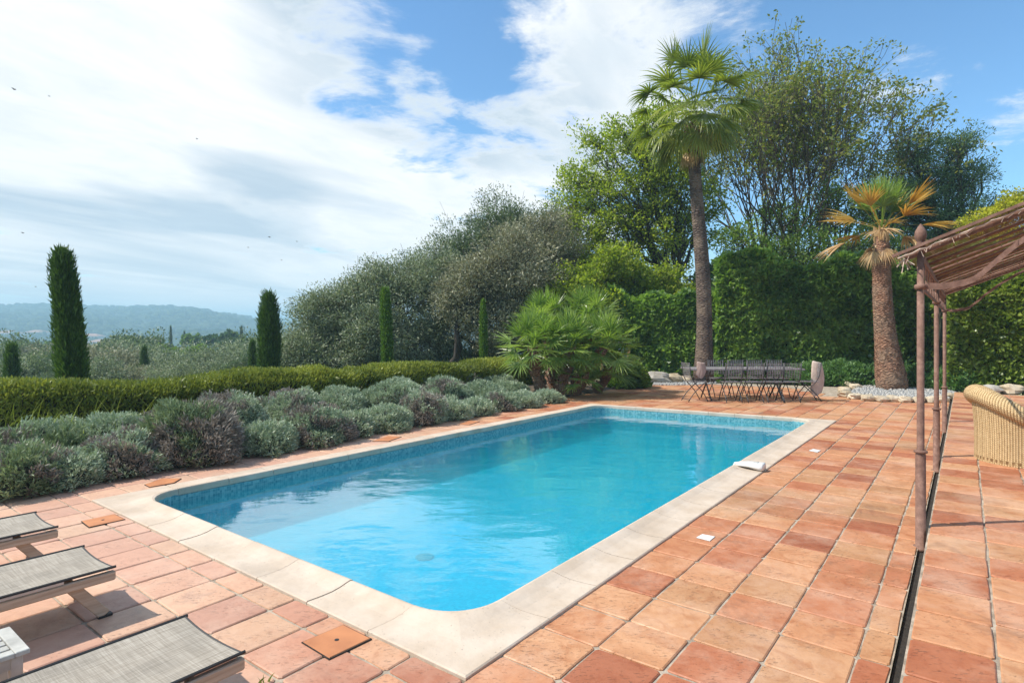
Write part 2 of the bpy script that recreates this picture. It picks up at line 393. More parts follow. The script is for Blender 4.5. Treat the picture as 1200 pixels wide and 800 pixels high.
def npobj(name, V, nper, mat, parent=None, rnd=None, rnd2=None, smooth=False):
    """V: (m, nper, 3) separate polygons of nper corners each, in world space"""
    V = np.asarray(V, np.float32); m = V.shape[0]
    if parent is not None:
        w = wloc(parent); V = V - np.array([w.x, w.y, w.z], np.float32)
    me = bpy.data.meshes.new(name); me.vertices.add(m * nper); me.loops.add(m * nper); me.polygons.add(m)
    me.vertices.foreach_set('co', V.reshape(-1))
    me.loops.foreach_set('vertex_index', np.arange(m * nper, dtype=np.int32))
    me.polygons.foreach_set('loop_start', np.arange(0, m * nper, nper, dtype=np.int32))
    me.update(calc_edges=True); me.materials.append(mat)
    for nm, a in (('rnd', rnd), ('rnd2', rnd2)):
        if a is not None:
            at = me.attributes.new(nm, 'FLOAT', 'FACE'); at.data.foreach_set('value', np.asarray(a, np.float32))
    o = bpy.data.objects.new(name, me); C.objects.link(o); o.parent = parent; return o
def gridobj(name, X, Y, Z, mat, skip=None, kind=None, smooth=True):
    n, m = X.shape; me = bpy.data.meshes.new(name)
    idx = np.arange(n * m).reshape(n, m)
    q = np.stack([idx[:-1, :-1], idx[1:, :-1], idx[1:, 1:], idx[:-1, 1:]], -1).reshape(-1, 4)
    if skip is not None: q = q[~skip.reshape(-1)]
    k = len(q); me.vertices.add(n * m); me.loops.add(k * 4); me.polygons.add(k)
    me.vertices.foreach_set('co', np.stack([X, Y, Z], -1).astype(np.float32).reshape(-1))
    me.loops.foreach_set('vertex_index', q.astype(np.int32).reshape(-1))
    me.polygons.foreach_set('loop_start', np.arange(0, k * 4, 4, dtype=np.int32))
    me.update(calc_edges=True)
    if smooth: me.polygons.foreach_set('use_smooth', np.ones(k, bool))
    me.materials.append(mat); o = bpy.data.objects.new(name, me); C.objects.link(o)
    if kind: o['kind'] = kind
    return o
def tag(o, label, cat, group=None):
    o['label'] = label; o['category'] = cat
    if group: o['group'] = group
    return o
def empty(name, loc, label, cat, group=None, rz=0.0):
    o = bpy.data.objects.new(name, None); C.objects.link(o); o.location = tuple(map(float, loc)); o.rotation_euler.z = rz
    o.empty_display_size = .1
    return tag(o, label, cat, group)
def copy_tree(o, parent=None):
    c = o.copy(); C.objects.link(c); c.parent = parent
    for ch in [k for k in C.objects if k.parent == o]: copy_tree(ch, c)
    return c

def unit(a): return a / (np.linalg.norm(a, axis=-1, keepdims=True) + 1e-9)
def leafquads(P, A, L, Wd, rg, jit=1.0):
    """diamond leaves at P along roughly A"""
    n = len(P); A = unit(A + rg.normal(0, jit, (n, 3)) * .6)
    B = unit(np.cross(A, rg.normal(0, 1, (n, 3))))
    l = (L * (.6 + .8 * rg.random(n)))[:, None]; w = (Wd * (.7 + .6 * rg.random(n)))[:, None] * .5
    mid = P + A * l * .5
    return np.stack([P, mid + B * w, P + A * l, mid - B * w], 1)

# ------------------------------------------------------------------ trees
def branchpts(a, b, rg, k=4, wob=.08, sag=0.0):
    a = np.array(a, float); b = np.array(b, float); L = np.linalg.norm(b - a); out = []
    for i in range(k + 1):
        t = i / k; p = a * (1 - t) + b * t
        if 0 < i < k: p = p + rg.normal(0, wob * L, 3) * math.sin(math.pi * t)
        p[2] += sag * L * math.sin(math.pi * t); out.append(p)
    return out
def tree(name, label, cat, base, trunk_r, fork, blobs, nclump, nleaf, cr, L, Wd, lmat, bmat, seed, group=None,
         shell=.55, twigs=True, droop=0.0, trunks=1, leafup=.3, limb=None):
    rg = np.random.default_rng(seed); base = np.array(base, float)
    root = empty(name, base, label, cat, group)
    fork = np.array(fork, float); tb = MB()
    forks = []
    for k in range(trunks):
        f = fork + (rg.normal(0, .5, 3) * [1, 1, .3] if k else 0)
        b0 = base + (rg.normal(0, .25, 3) * [1, 1, 0] if k else 0)
        tb.tube(branchpts(b0, f, rg, 6, .035), [trunk_r * (1.25, 1, .92, .86, .8, .75, .7)[i] for i in range(7)], 9); forks.append(f)
    LV = []; 
    tot = sum(b[3] * b[4] * b[5] for b in blobs) ** 1
    vols = np.array([(b[3] * b[4] * b[5]) ** (2 / 3) for b in blobs]); vols /= vols.sum()
    for bi, b in enumerate(blobs):
        c = np.array(b[:3], float); rad = np.array(b[3:6], float)
        f = forks[bi % len(forks)]
        lr = (limb or trunk_r * .55)
        lp = branchpts(f, c, rg, 5, .07, .05)
        tb.tube(lp, [lr * (1 - .14 * i) for i in range(6)], 6, False)
        nc = max(3, int(nclump * vols[bi]))
        d = unit(rg.normal(0, 1, (nc, 3))); rr = shell + (1 - shell) * rg.random(nc) ** .6
        rr = np.where(rg.random(nc) < .25, rg.random(nc) * shell, rr)
        cp = c + d * rr[:, None] * rad
        for q in range(nc):
            st = lp[rg.integers(2, 6)]
            seg = branchpts(st, cp[q], rg, 3, .08, .04)
            tb.tube(seg, [lr * .32, lr * .22, lr * .15, lr * .07], 4, False)
            if twigs:
                for _ in range(3):
                    e = cp[q] + rg.normal(0, cr * .8, 3); tb.tube([seg[2], (seg[2] + e) / 2 + rg.normal(0, .05, 3), e], [lr * .1, lr * .07, .006], 3, False)
        nl = max(2, nleaf)
        csz = np.repeat(.65 + .7 * rg.random(nc), nl)[:, None]
        P = np.repeat(cp, nl, 0) + unit(rg.normal(0, 1, (nc * nl, 3))) * (rg.random((nc * nl, 1)) ** .5) * cr * 1.45 * csz * np.array([1, 1, .72])
        A = unit(P - c) * .7 + rg.normal(0, .6, P.shape); A[:, 2] += leafup - droop
        LV.append(leafquads(P, A, L, Wd, rg))
    tb.build('trunk', bmat, root, True)
    V = np.concatenate(LV); npobj('crown', V, 4, lmat, root, rg.random(len(V))); return root

def fan_tree(name, label, base, H, spread, r0, depth, lmat, bmat, seed, nleaf, L, Wd, group=None, stems=1, cr=.35, lean=(0, 0), leafsfrom=0):
    """upright open tree by recursive forking"""
    rg = np.random.default_rng(seed); base = np.array(base, float)
    root = empty(name, base, label, 'tree', group); tb = MB(); tips = []
    def grow(p, d, l, r, lv):
        d = d / np.linalg.norm(d); k = 3; q = [p]; dd = d.copy()
        for i in range(k):
            dd = dd + rg.normal(0, .09, 3); dd[2] += .04; dd /= np.linalg.norm(dd); q.append(q[-1] + dd * l / k)
        re = max(r * .62, .011) if lv else .009
        tb.tube(q, [r + (re - r) * i / k for i in range(k + 1)], 7 if lv > 3 else (4 if lv > 1 else 3), False)
        if lv <= leafsfrom + 2 and rg.random() < .7: tips.append((q[-1], lv))
        if lv == 0: return
        nb = 3 if rg.random() < .6 else 2
        a0 = rg.random() * 6.28
        ref = np.cross(dd, [0, 0, 1.0]) if abs(dd[2]) < .95 else np.array([1.0, 0, 0]); ref /= np.linalg.norm(ref); rf2 = np.cross(dd, ref)
        for i in range(nb):
            an = a0 + i * 6.28 / nb + rg.normal(0, .3); sp = spread * (.55 + .7 * rg.random())
            nd_ = dd * math.cos(sp) + (ref * math.cos(an) + rf2 * math.sin(an)) * math.sin(sp); nd_[2] += .12
            grow(q[-1], nd_, l * (.72 + .2 * rg.random()), re * (1.05 if nb == 2 else .95), lv - 1)
    l0 = H / sum(.8 ** i for i in range(depth + 1)) * 1.12
    for s in range(stems):
        b = base + (rg.normal(0, .35, 3) * [1, 1, 0] if s else 0)
        d = np.array([lean[0] + rg.normal(0, .16) * (stems > 1), lean[1] + rg.normal(0, .16) * (stems > 1), 1.0])
        grow(b, d, l0, r0 * (1 if s == 0 else .75), depth)
    tb.build('trunk', bmat, root, True)
    cp = np.array([t[0] for t in tips]); P = np.repeat(cp, nleaf, 0) + unit(rg.normal(0, 1, (len(cp) * nleaf, 3))) * rg.random((len(cp) * nleaf, 1)) ** .6 * cr * 1.5
    A = rg.normal(0, 1, P.shape); V = leafquads(P, A, L, Wd, rg)
    npobj('crown', V, 4, lmat, root, rg.random(len(V))); return root

def cypress(name, label, base, top, rad, seed, group, n=16000, tip=.25, lmat='cypress', taper=.2):
    """columnar cypress: base, top points; width profile"""
    rg = np.random.default_rng(seed); base = np.array(base, float); top = np.array(top, float)
    root = empty(name, base, label, 'tree', group)
    tb = MB(); tb.tube([base - [0, 0, .1], base * .5 + top * .5, base * .1 + top * .9], [rad * .22, rad * .12, .02], 8); tb.build('trunk', M['bark'], root, True)
    Hh = np.linalg.norm(top - base)
    t = rg.random(n) ** .85; an = rg.random(n) * 6.283
    prof = lambda t: np.clip(np.minimum(.62 + t * 3.2, 1.0) * np.where(t > 1 - tip, np.sqrt(np.clip(1 - ((t - (1 - tip)) / tip) ** 2.2, 0, 1)), 1) * (1.06 - taper * t), .03, 2)
    lump = 1 + .16 * (vnoise(an * 1.9 + 10, t * Hh * 1.3, seed) - .5) * 2 + .08 * (vnoise(an * 5, t * Hh * 5, seed + 1) - .5) * 2
    rr = rad * prof(t) * lump * (.80 + .2 * rg.random(n))
    ax = base[None] * (1 - t[:, None]) + top[None] * t[:, None]
    o = np.stack([np.cos(an), np.sin(an), np.zeros(n)], 1)
    P = ax + o * rr[:, None]
    A = o * .35 + np.array([0, 0, 1.0])
    # a few sprays stand out of the outline, most of all near the tip
    k_ = rg.random(n) < .10; P[k_] += (o * (.05 + .08 * rg.random(n))[:, None] + [0, 0, .08])[k_] * min(1, rad * 3.5)
    kt = (t > .9) & (rg.random(n) < .5); P[kt, 2] += (rg.random(n) * .22)[kt] * min(1, rad * 3.5)
    V = leafquads(P, A, min(.17, rad * .6), .024, rg, .42)
    crown = npobj('crown', V, 4, M[lmat], root, rg.random(n))
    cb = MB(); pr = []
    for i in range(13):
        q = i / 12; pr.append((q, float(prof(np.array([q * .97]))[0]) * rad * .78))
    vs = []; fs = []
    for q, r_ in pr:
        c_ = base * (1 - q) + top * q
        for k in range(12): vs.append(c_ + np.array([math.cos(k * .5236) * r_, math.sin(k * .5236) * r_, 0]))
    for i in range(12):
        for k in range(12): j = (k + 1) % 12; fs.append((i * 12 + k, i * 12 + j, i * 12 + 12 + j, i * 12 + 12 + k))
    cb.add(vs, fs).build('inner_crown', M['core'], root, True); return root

# ------------------------------------------------------------------ palms
def fan_leaf(LV, rg, o, d, L, pet, span=2.3, n=26, droop=.25, wid=.045, fold=.12):
    """append fan frond polygons: list of strips (quads). o base, d unit direction of petiole"""
    d = d / np.linalg.norm(d)
    side = np.cross(d, [0, 0, 1.0]); side = side / (np.linalg.norm(side) + 1e-6)
    nrm = np.cross(side, d)
    side = side + nrm * rg.normal(0, .25); side /= np.linalg.norm(side); nrm = np.cross(side, d)
    k = 4; pp = [o]
    dd = d.copy()
    for i in range(k):
        dd = dd + np.array([0, 0, -droop * .25]); dd /= np.linalg.norm(dd); pp.append(pp[-1] + dd * pet / k)
    w = .018
    for i in range(k): LV.append([pp[i] - side * w, pp[i] + side * w, pp[i + 1] + side * w, pp[i + 1] - side * w])
    hub = pp[-1]; d2 = dd
    nr2 = np.cross(side, d2)
    for j in range(n):
        a = (j / (n - 1) - .5) * 2 * span * (.96 + .08 * rg.random())
        e = d2 * math.cos(a) + side * math.sin(a) + nr2 * (fold * math.cos(a * 1.0) * rg.random() + .08)
        e /= np.linalg.norm(e); l = L * (1 - .25 * (abs(a) / span) ** 2) * (.88 + .2 * rg.random())
        q = [hub]; ed = e.copy(); segs = 4
        for i in range(segs):
            ed = ed + np.array([0, 0, -droop * (.12 + .35 * i / segs)]); ed /= np.linalg.norm(ed); q.append(q[-1] + ed * l / segs)
        wv = np.cross(e, nr2); wv /= (np.linalg.norm(wv) + 1e-6)
        ws = [.35, 1, .85, .45, .04]; tw = nr2 * (.5 if j % 2 else -.5)
        wd = (wv + tw); wd /= np.linalg.norm(wd)
        for i in range(segs):
            LV.append([q[i] - wd * wid * ws[i] / 2, q[i] + wd * wid * ws[i] / 2, q[i + 1] + wd * wid * ws[i + 1] / 2, q[i + 1] - wd * wid * ws[i + 1] / 2])
def frond(root, rg, o, d, L, pet, mat, **kw):
    LV = []; fan_leaf(LV, rg, np.array(o, float), np.array(d, float), L, pet, **kw)
    return npobj('frond', np.array(LV), 4, mat, root, np.clip(rg.random() * .6 + rg.random(len(LV)) * .4, 0, 1))

# ================================================================== CAMERA, WORLD, SUN
cam = bpy.data.cameras.new('camera'); co = bpy.data.objects.new('camera', cam); C.objects.link(co)
cam.sensor_width = 36; cam.lens = F0 / 1200 * 36; cam.clip_end = 9000; cam.clip_start = .05
co.location = (0, 0, H0); co.rotation_euler = (R(90), 0, 0); cam.shift_y = -12 / 1200
scene.camera = co
SUN_EL = R(50); sd = np.array([-1.0, -.12]); sd /= np.linalg.norm(sd)
sdir = np.array([sd[0] * math.cos(SUN_EL), sd[1] * math.cos(SUN_EL), math.sin(SUN_EL)])
sl = bpy.data.lights.new('sun', 'SUN'); sl.energy = 4.6; sl.angle = R(.55); sl.color = (1, .945, .86)
so = bpy.data.objects.new('sun', sl); C.objects.link(so); so.rotation_euler = Vector(-sdir).to_track_quat('-Z', 'Y').to_euler(); so.location = (-30, 5, 40)

def make_world():
    w = bpy.data.worlds.new('World'); scene.world = w; w.use_nodes = True; nt = w.node_tree; nt.nodes.clear()
    out = nt.nodes.new('ShaderNodeOutputWorld')
    sky = nt.nodes.new('ShaderNodeTexSky'); sky.sky_type = 'NISHITA'; sky.sun_disc = False
    sky.sun_elevation = SUN_EL; sky.sun_rotation = math.atan2(sd[0], sd[1]); sky.air_density = 1.0; sky.dust_density = .6; sky.ozone_density = 2.0; sky.altitude = 100
    gen = nd(nt, 'TexCoord').outputs['Generated']
    s = nd(nt, 'SeparateXYZ', {0: gen}); x, y, z = s.outputs
    zc = mth(nt, 'ADD', mth(nt, 'MAXIMUM', z, 0.0), .10)
    p = nd(nt, 'CombineXYZ', {'X': mth(nt, 'DIVIDE', x, zc), 'Y': mth(nt, 'DIVIDE', y, zc)}).outputs[0]
    st = nd(nt, 'Mapping', {'Vector': p, 'Rotation': (0, 0, R(-62))}).outputs[0]
    st = nd(nt, 'Mapping', {'Vector': st, 'Scale': (.58, 1.0, 1)}).outputs[0]
    n1 = noise(nt, st, 1.15, 12, .62, .45)
    n2 = noise(nt, nd(nt, 'Mapping', {'Vector': p, 'Rotation': (0, 0, R(-62)), 'Scale': (.8, 1, 1)}).outputs[0], 2.6, 13, .66, .3)
    dens = mth(nt, 'ADD', mth(nt, 'MULTIPLY', n1, .42), mth(nt, 'MULTIPLY', n2, .58))
    def lobe(px, py, outer, inner, wgt):
        d = np.array([(px - 600) / F0, 1, (Y0 - py) / F0]); d /= np.linalg.norm(d)
        dt = nd(nt, 'VectorMath', {0: gen, 1: tuple(d)}, operation='DOT_PRODUCT').outputs['Value']
        mr = nd(nt, 'MapRange', {0: dt, 1: math.cos(R(outer)), 2: math.cos(R(inner)), 3: 0.0, 4: wgt}, interpolation_type='SMOOTHSTEP')
        return mr.outputs[0]
    for a in ((60, 200, 34, 8, .08), (330, 250, 24, 6, .07), (520, 230, 14, 4, .07), (150, 10, 20, 6, .10), (800, 20, 12, 3, .07), (690, 90, 10, 2, .07), (640, 170, 9, 2, .06),
              (430, 60, 14, 5, -.07), (600, 80, 9, 3, -.03), (500, 90, 4, 1, .08), (1120, 150, 28, 8, -.07), (1010, 20, 14, 4, -.03), (-900, 100, 60, 20, .05)):
        dens = mth(nt, 'ADD', dens, lobe(*a))
    cov = nd(nt, 'MapRange', {0: dens, 1: .47, 2: .60, 3: 0.0, 4: 1.0}, interpolation_type='SMOOTHSTEP').outputs[0]
    # grey undersides: long streaks
    g1 = noise(nt, nd(nt, 'Mapping', {'Vector': st, 'Location': (3.6, 1.3, 0), 'Scale': (.8, 1.25, 1)}).outputs[0], .8, 7, .52, .5)
    gl = mth(nt, 'ADD', g1, mth(nt, 'ADD', lobe(70, 190, 20, 3, .05), lobe(20, 0, 20, 5, -.15)))
    grey = ramp(nt, gl, [(.46, (0, 0, 0)), (.62, (1, 1, 1))])
    thick = mth(nt, 'MULTIPLY', grey, nd(nt, 'MapRange', {0: dens, 1: .52, 2: .62}).outputs[0])
    ccol = mixc(nt, thick, (.90, .90, .90), (.47, .56, .65))
    ccol = mixc(nt, ramp(nt, noise(nt, st, 3.0, 10, .65, .3), [(.35, (.4, .4, .4)), (.55, (0, 0, 0))]), ccol, (.62, .70, .77))
    hz = nd(nt, 'MapRange', {0: z, 1: .0, 2: .17, 3: .85, 4: 0.0}, interpolation_type='SMOOTHSTEP').outputs[0]
    hzm = mth(nt, 'MULTIPLY', hz, nd(nt, 'MapRange', {0: x, 1: .5, 2: .0, 3: .45, 4: 1.0}).outputs[0])
    cov2 = mth(nt, 'MAXIMUM', cov, hzm)
    ccol = mixc(nt, mth(nt, 'MULTIPLY', hz, .8), ccol, (.84, .84, .82))
    b1 = nd(nt, 'Background', {'Color': mixc(nt, 1.0, sky.outputs[0], (.68, .98, 1.14), 'MULTIPLY'), 'Strength': .15})
    b2 = nd(nt, 'Background', {'Color': ccol, 'Strength': 1.0})
    mx = nd(nt, 'MixShader', {0: cov2, 1: b1.outputs[0], 2: b2.outputs[0]})
    nt.links.new(mx.outputs[0], out.inputs[0])
make_world()
vs_ = scene.view_settings; vs_.view_transform = 'Standard'; vs_.look = 'None'; vs_.exposure = 0.32; vs_.gamma = 1.0
scene.render.engine = 'CYCLES'
cy = scene.cycles; cy.use_denoising = True
try: cy.denoiser = 'OPENIMAGEDENOISE'
except Exception: pass
cy.max_bounces = 6; cy.diffuse_bounces = 3; cy.glossy_bounces = 3; cy.transmission_bounces = 4; cy.transparent_max_bounces = 8; cy.volume_bounces = 1
cy.caustics_reflective = False; cy.caustics_refractive = False; cy.sample_clamp_indirect = 4

# ================================================================== GROUND
def glines(a, b, fine, edges, far):
    base = list(np.arange(a, b + .01, fine)) + list(edges)
    g = 1.0; x = b; step = fine
    while x < far: step *= 1.22; x += step; base.append(x)
    x = a; step = fine
    while x > -far: step *= 1.22; x -= step; base.append(x)
    return np.array(sorted(set(round(float(k), 4) for k in base)))
UL = glines(-8, 40, .8, (.2, 10.02), 2600); VL = glines(-45, 12, .8, (-4.7, -.2), 2600)
UU, VV = np.meshgrid(UL, VL, indexing='ij')
wf = 1 + .0106 * np.clip(VV, -8, 0) * (UU > 0) * (VV < 0)
UUw = np.where((UU > 0) & (UU < 40), UU * (1 + (wf - 1) * np.clip((40 - UU) / 20, 0, 1)), UU)
TX = N0[0] + UUw * CU[0] + VV * CV[0]; TY = N0[1] + UUw * CU[1] + VV * CV[1]
TZ = ground_h(TX, TY)
uc = (UU[:-1, :-1] + UU[1:, 1:]) / 2; vc = (VV[:-1, :-1] + VV[1:, 1:]) / 2
gridobj('ground', TX, TY, TZ, M['ground'], skip=(uc > .2) & (uc < 10.02) & (vc > -4.7) & (vc < -.2), kind='structure')

# grout bed under the tiles (with the pool cut out)
gu = np.array(sorted([-9, 0.1, 10.1, 18])); gv = np.array([-5.9, -4.78, -.12, 1.595])
gu = np.unique(np.concatenate([gu, np.linspace(-9, .1, 6), np.linspace(10.1, 18, 6)]))
GU, GV = np.meshgrid(gu, gv, indexing='ij')
pts = np.array([[WW(a, b) for b in gv] for a in gu])
uc = (GU[:-1, :-1] + GU[1:, 1:]) / 2; vc = (GV[:-1, :-1] + GV[1:, 1:]) / 2
gridobj('terrace_bed', pts[..., 0], pts[..., 1], np.full(GU.shape, -.009), M['grout'], skip=(uc > .1) & (uc < 10.1) & (vc > -4.78) & (vc < -.12), kind='structure', smooth=False)

# ---- tiles
rgt = np.random.default_rng(4)
class Tiles:
    def __init__(s): s.top = []; s.side = []; s.r = []; s.r2 = []
    def tile(s, u0, u1, v0, v1, z, zig=1.0, r=None):
        g = .0055 + .003 * rgt.random()
        u0 += g; u1 -= g; v0 += g; v1 -= g
        if u1 - u0 < .03 or v1 - v0 < .03: return
        j = lambda: rgt.normal(0, .0022 * zig)
        um = (u0 + u1) / 2; vm = (v0 + v1) / 2; k = .012
        out = [(u0 + k, v0), (um, v0), (u1 - k, v0), (u1, v0 + k), (u1, vm), (u1, v1 - k), (u1 - k, v1), (um, v1), (u0 + k, v1), (u0, v1 - k), (u0, vm), (u0, v0 + k)]
        out = [(a + j(), b + j()) for a, b in out]
        tu, tv, dz = rgt.normal(0, .0035), rgt.normal(0, .0035), rgt.normal(0, .0011)
        def P(a, b, h):
            x, y, _ = WW(a, b); return (x, y, z + h + dz + tu * (a - um) + tv * (b - vm))
        ins = [(um + (a - um) * .965, vm + (b - vm) * .965) for a, b in out]
        s.top.append([P(a, b, 0) for a, b in ins])
        rr = rgt.random() if r is None else r; r2 = rgt.random(); s.r.append(rr); s.r2.append(r2)
        for i in range(12):
            q = (i + 1) % 12
            s.side.append([P(*out[i], -.005), P(*out[q], -.005), P(*ins[q], 0), P(*ins[i], 0)])
            s.side.append([P(*out[i], -.03), P(*out[q], -.03), P(*out[q], -.005), P(*out[i], -.005)])
    def build(s, name):
        n = len(s.top); V1 = np.array(s.top); V2 = np.array(s.side)
        me = bpy.data.meshes.new(name)
        co_ = np.concatenate([V1.reshape(-1, 3), V2.reshape(-1, 3)]).astype(np.float32)
        ls = np.concatenate([np.arange(n) * 12, n * 12 + np.arange(len(V2)) * 4]).astype(np.int32)
        me.vertices.add(len(co_)); me.loops.add(len(co_)); me.polygons.add(len(ls))
        me.vertices.foreach_set('co', co_.reshape(-1)); me.loops.foreach_set('vertex_index', np.arange(len(co_), dtype=np.int32))
        me.polygons.foreach_set('loop_start', ls); me.update(calc_edges=True); me.materials.append(M['tile'])
        for nm, a in (('rnd', s.r), ('rnd2', s.r2)):
            a = np.array(a); at = me.attributes.new(nm, 'FLOAT', 'FACE'); at.data.foreach_set('value', np.concatenate([a, np.repeat(a, 24)]).astype(np.float32))
        o = bpy.data.objects.new(name, me); C.objects.link(o); o['kind'] = 'structure'; return o
def lims(a, b, step, anchor):
    k0 = math.ceil((a - anchor) / step); k1 = math.floor((b - anchor) / step)
    return [a] + [anchor + k * step for k in range(k0, k1 + 1) if a + .05 < anchor + k * step < b - .05] + [b]
BEDU0 = 14.6
def inside_lower(u, v):
    x, y, _ = WW(u, v)
    if y > 18.4 + .0 * x: return False
    if 7.9 < x < 12 and y > 15.2: return False
    return True
T1 = Tiles()
# right hand field
UR = lims(-6, 17, .365, 1.004)
for v0, v1 in ((.0, .352), (.352, .715), (.715, 1.08), (1.08, 1.445), (1.445, 1.592)):
    sh = rgt.normal(0, .012)
    for a, b in zip(UR[:-1], UR[1:]):
        if inside_lower((a + b) / 2, v0): T1.tile(a + sh, b + sh, v0, v1, 0)
# foot end strip and beyond (loungers stand here)
VLn = lims(-5.9, 0.0, .346, -1.05)
for a, b in zip(VLn[:-1], VLn[1:]):
    T1.tile(-.18, -.002, a, b, 0)
    for u in np.arange(-.18, -6.2, -.36): T1.tile(u - .36, u, a, b, 0)
# between pool and planting
for v0, v1 in ((-5.9, -5.60), (-5.60, -5.24), (-5.24, -4.882)):
    sh = rgt.normal(0, .05)
    for u in np.arange(0, 10.6, .37):
        T1.tile(u + sh * 0, u + .37, v0, v1, 0)
# beyond the far end
US = lims(10.21, 17, .365, 1.004)
VS = lims(-7.2, 0.0, .36, -1.05)
for a, b in zip(US[:-1], US[1:]):
    for c, d in zip(VS[:-1], VS[1:]):
        if inside_lower((a + b) / 2, c) and not (d < -5.95 and (a < 10.4)): T1.tile(a, b, c, d, 0)
T1.build('terrace_paving')
# raised terrace beside the house
T2 = Tiles(); ZS = .16
slv = [1.665, 2.0, 2.345] + list(np.arange(2.69, 7.6, .345))
for i, (a, b) in enumerate(zip(slv[:-1], slv[1:])):
    sh = (0, .045, -.03, .02)[i % 4]
    for u in np.arange(1.0 - .376 * 14, 16.0, .376):
        x, y, _ = W(u, a)
        if y < 16.6: T2.tile(u + sh, u + sh + .376, a, b, ZS)
T2.build('raised_terrace_paving')
sb = MB(); A3 = [(CU[0], CU[1], 0), (CV[0], CV[1], 0), (0, 0, 1)]
sb.box(W(5.9, 4.66, .05), (20.6, 6.0, .2), A3); o = sb.build('raised_terrace', M['grout']); o['kind'] = 'structure'
gb = MB(); gb.box(W(5.5, 1.628, -.05), (20.5, .062, .04), A3); o = gb.build('drain_channel', M['gap']); o['kind'] = 'structure'

# ================================================================== POOL
IU0, IU1, IV0, IV1 = .33, 9.85, -4.50, -.345
def rrect(u0, u1, v0, v1, r, n=6):
    out = []
    for cu, cv, a0 in ((u1 - r, v1 - r, 0), (u0 + r, v1 - r, 90), (u0 + r, v0 + r, 180), (u1 - r, v0 + r, 270)):
        for i in range(n + 1):
            a = R(a0 + 90 * i / n); out.append((cu + r * math.cos(a), cv + r * math.sin(a)))
    return out
pool = empty('swimming_pool', W(5, -2.4, 0), 'rectangular blue mosaic swimming pool with a cream stone coping', 'swimming pool')
pool.rotation_euler.z = AN
def PL(u, v, z):                          # local coordinates of the pool empty (v flips: local y = -v)
    a, b = warp(u, v); return (a - 5, -(b + 2.4), z)
PD = -.54
sb = MB(); n = 7 * 4
prof = [(0.012, 0.018), (0.0, -.02), (0.0, -.20), (0, -.40), (0, PD + .06), (-.06, PD)]
vs = []; 
for off, z in prof: vs += [PL(a, b, z) for a, b in rrect(IU0 - off, IU1 + off, IV0 - off, IV1 + off, .34 + max(off, -.1), 6)]
fs = []
for i in range(len(prof) - 1):
    for k in range(n): j = (k + 1) % n; fs.append((i * n + k, i * n + j, i * n + n + j, i * n + n + k))
fs.append(tuple((len(prof) - 1) * n + k for k in range(n)))
sb.add(vs, fs).build('basin', M['pool'], pool, local=True)
# coping: slabs with joints, lip raised towards the water
cb = MB()
def coping_run(p0, p1, q0, q1, cnt):
    """outer edge p0->p1, inner edge q0->q1"""
    p0, p1, q0, q1 = map(np.array, (p0, p1, q0, q1))
    sec = [(0, -.05), (0, .006), (.02, .012), (.30, .012), (.52, .016), (.70, .026), (.84, .040), (.93, .047), (.985, .042), (1.0, .028), (1.0, -.03), (.97, -.06)]
    for k in range(cnt):
        a0, a1 = k / cnt + .0035 / 1, (k + 1) / cnt - .0035
        L = np.linalg.norm(p1 - p0) / cnt; g = .0032 / L / cnt
        a0, a1 = k / cnt + g, (k + 1) / cnt - g
        vs = []; fs = []; m = len(sec); dz = rgt.normal(0, .0012)
        steps = 5
        for i in range(steps):
            t = a0 + (a1 - a0) * i / (steps - 1)
            P_ = p0 * (1 - t) + p1 * t; Q_ = q0 * (1 - t) + q1 * t
            for (w, z) in sec:
                e = P_ * (1 - w) + Q_ * w; vs.append(PL(e[0], e[1], z + dz))
        for i in range(steps - 1):
            for s_ in range(m - 1): fs.append((i * m + s_, i * m + m + s_, i * m + m + s_ + 1, i * m + s_ + 1))
        fs += [tuple(range(m)), tuple((steps - 1) * m + k_ for k_ in range(m - 1, -1, -1))]
        cb.add(vs, fs, rgt.random())
OU0, OU1, OV0, OV1 = 0.0, 10.2, -4.87, 0.0
r_ = .34
coping_run((OU0 + .72, OV1), (OU1 - .72, OV1), (IU0 + r_, IV1), (IU1 - r_, IV1), 16)
coping_run((OU1 - .72, OV0), (OU0 + .72, OV0), (IU1 - r_, IV0), (IU0 + r_, IV0), 16)
coping_run((OU0, OV0 + .72), (OU0, OV1 - .72), (IU0, IV0 + r_), (IU0, IV1 - r_), 6)
coping_run((OU1, OV1 - .72), (OU1, OV0 + .72), (IU1, IV1 - r_), (IU1, IV0 + r_), 7)
def coping_corner(oc, pe0, pe1, cc, a0):
    """corner stone: outer corner oc, ends pe0, pe1; inner arc around cc from a0"""
    sec = [(0, -.05), (0, .006), (.02, .012), (.30, .012), (.52, .016), (.70, .026), (.84, .040), (.93, .047), (.985, .042), (1.0, .028), (1.0, -.03), (.97, -.06)]
    m = len(sec); vs = []; fs = []; K = 12
    for i in range(K + 1):
        t = i / K; a = R(a0 + 90 * t); q = np.array([cc[0] + r_ * math.cos(a), cc[1] + r_ * math.sin(a)])
        p = (np.array(pe0) * (1 - 2 * t) + np.array(oc) * 2 * t) if t < .5 else (np.array(oc) * (2 - 2 * t) + np.array(pe1) * (2 * t - 1))
        for w, z in sec: e = p * (1 - w) + q * w; vs.append(PL(e[0], e[1], z))
    for i in range(K):
        for s_ in range(m - 1): fs.append((i * m + s_, i * m + m + s_, i * m + m + s_ + 1, i * m + s_ + 1))
    fs += [tuple(range(m)), tuple(K * m + k_ for k_ in range(m - 1, -1, -1))]
    cb.add(vs, fs, .5)
e_ = .003
coping_corner((OU1, OV1), (OU1, OV1 - .72 + e_), (OU1 - .72 + e_, OV1), (IU1 - r_, IV1 - r_), 0)
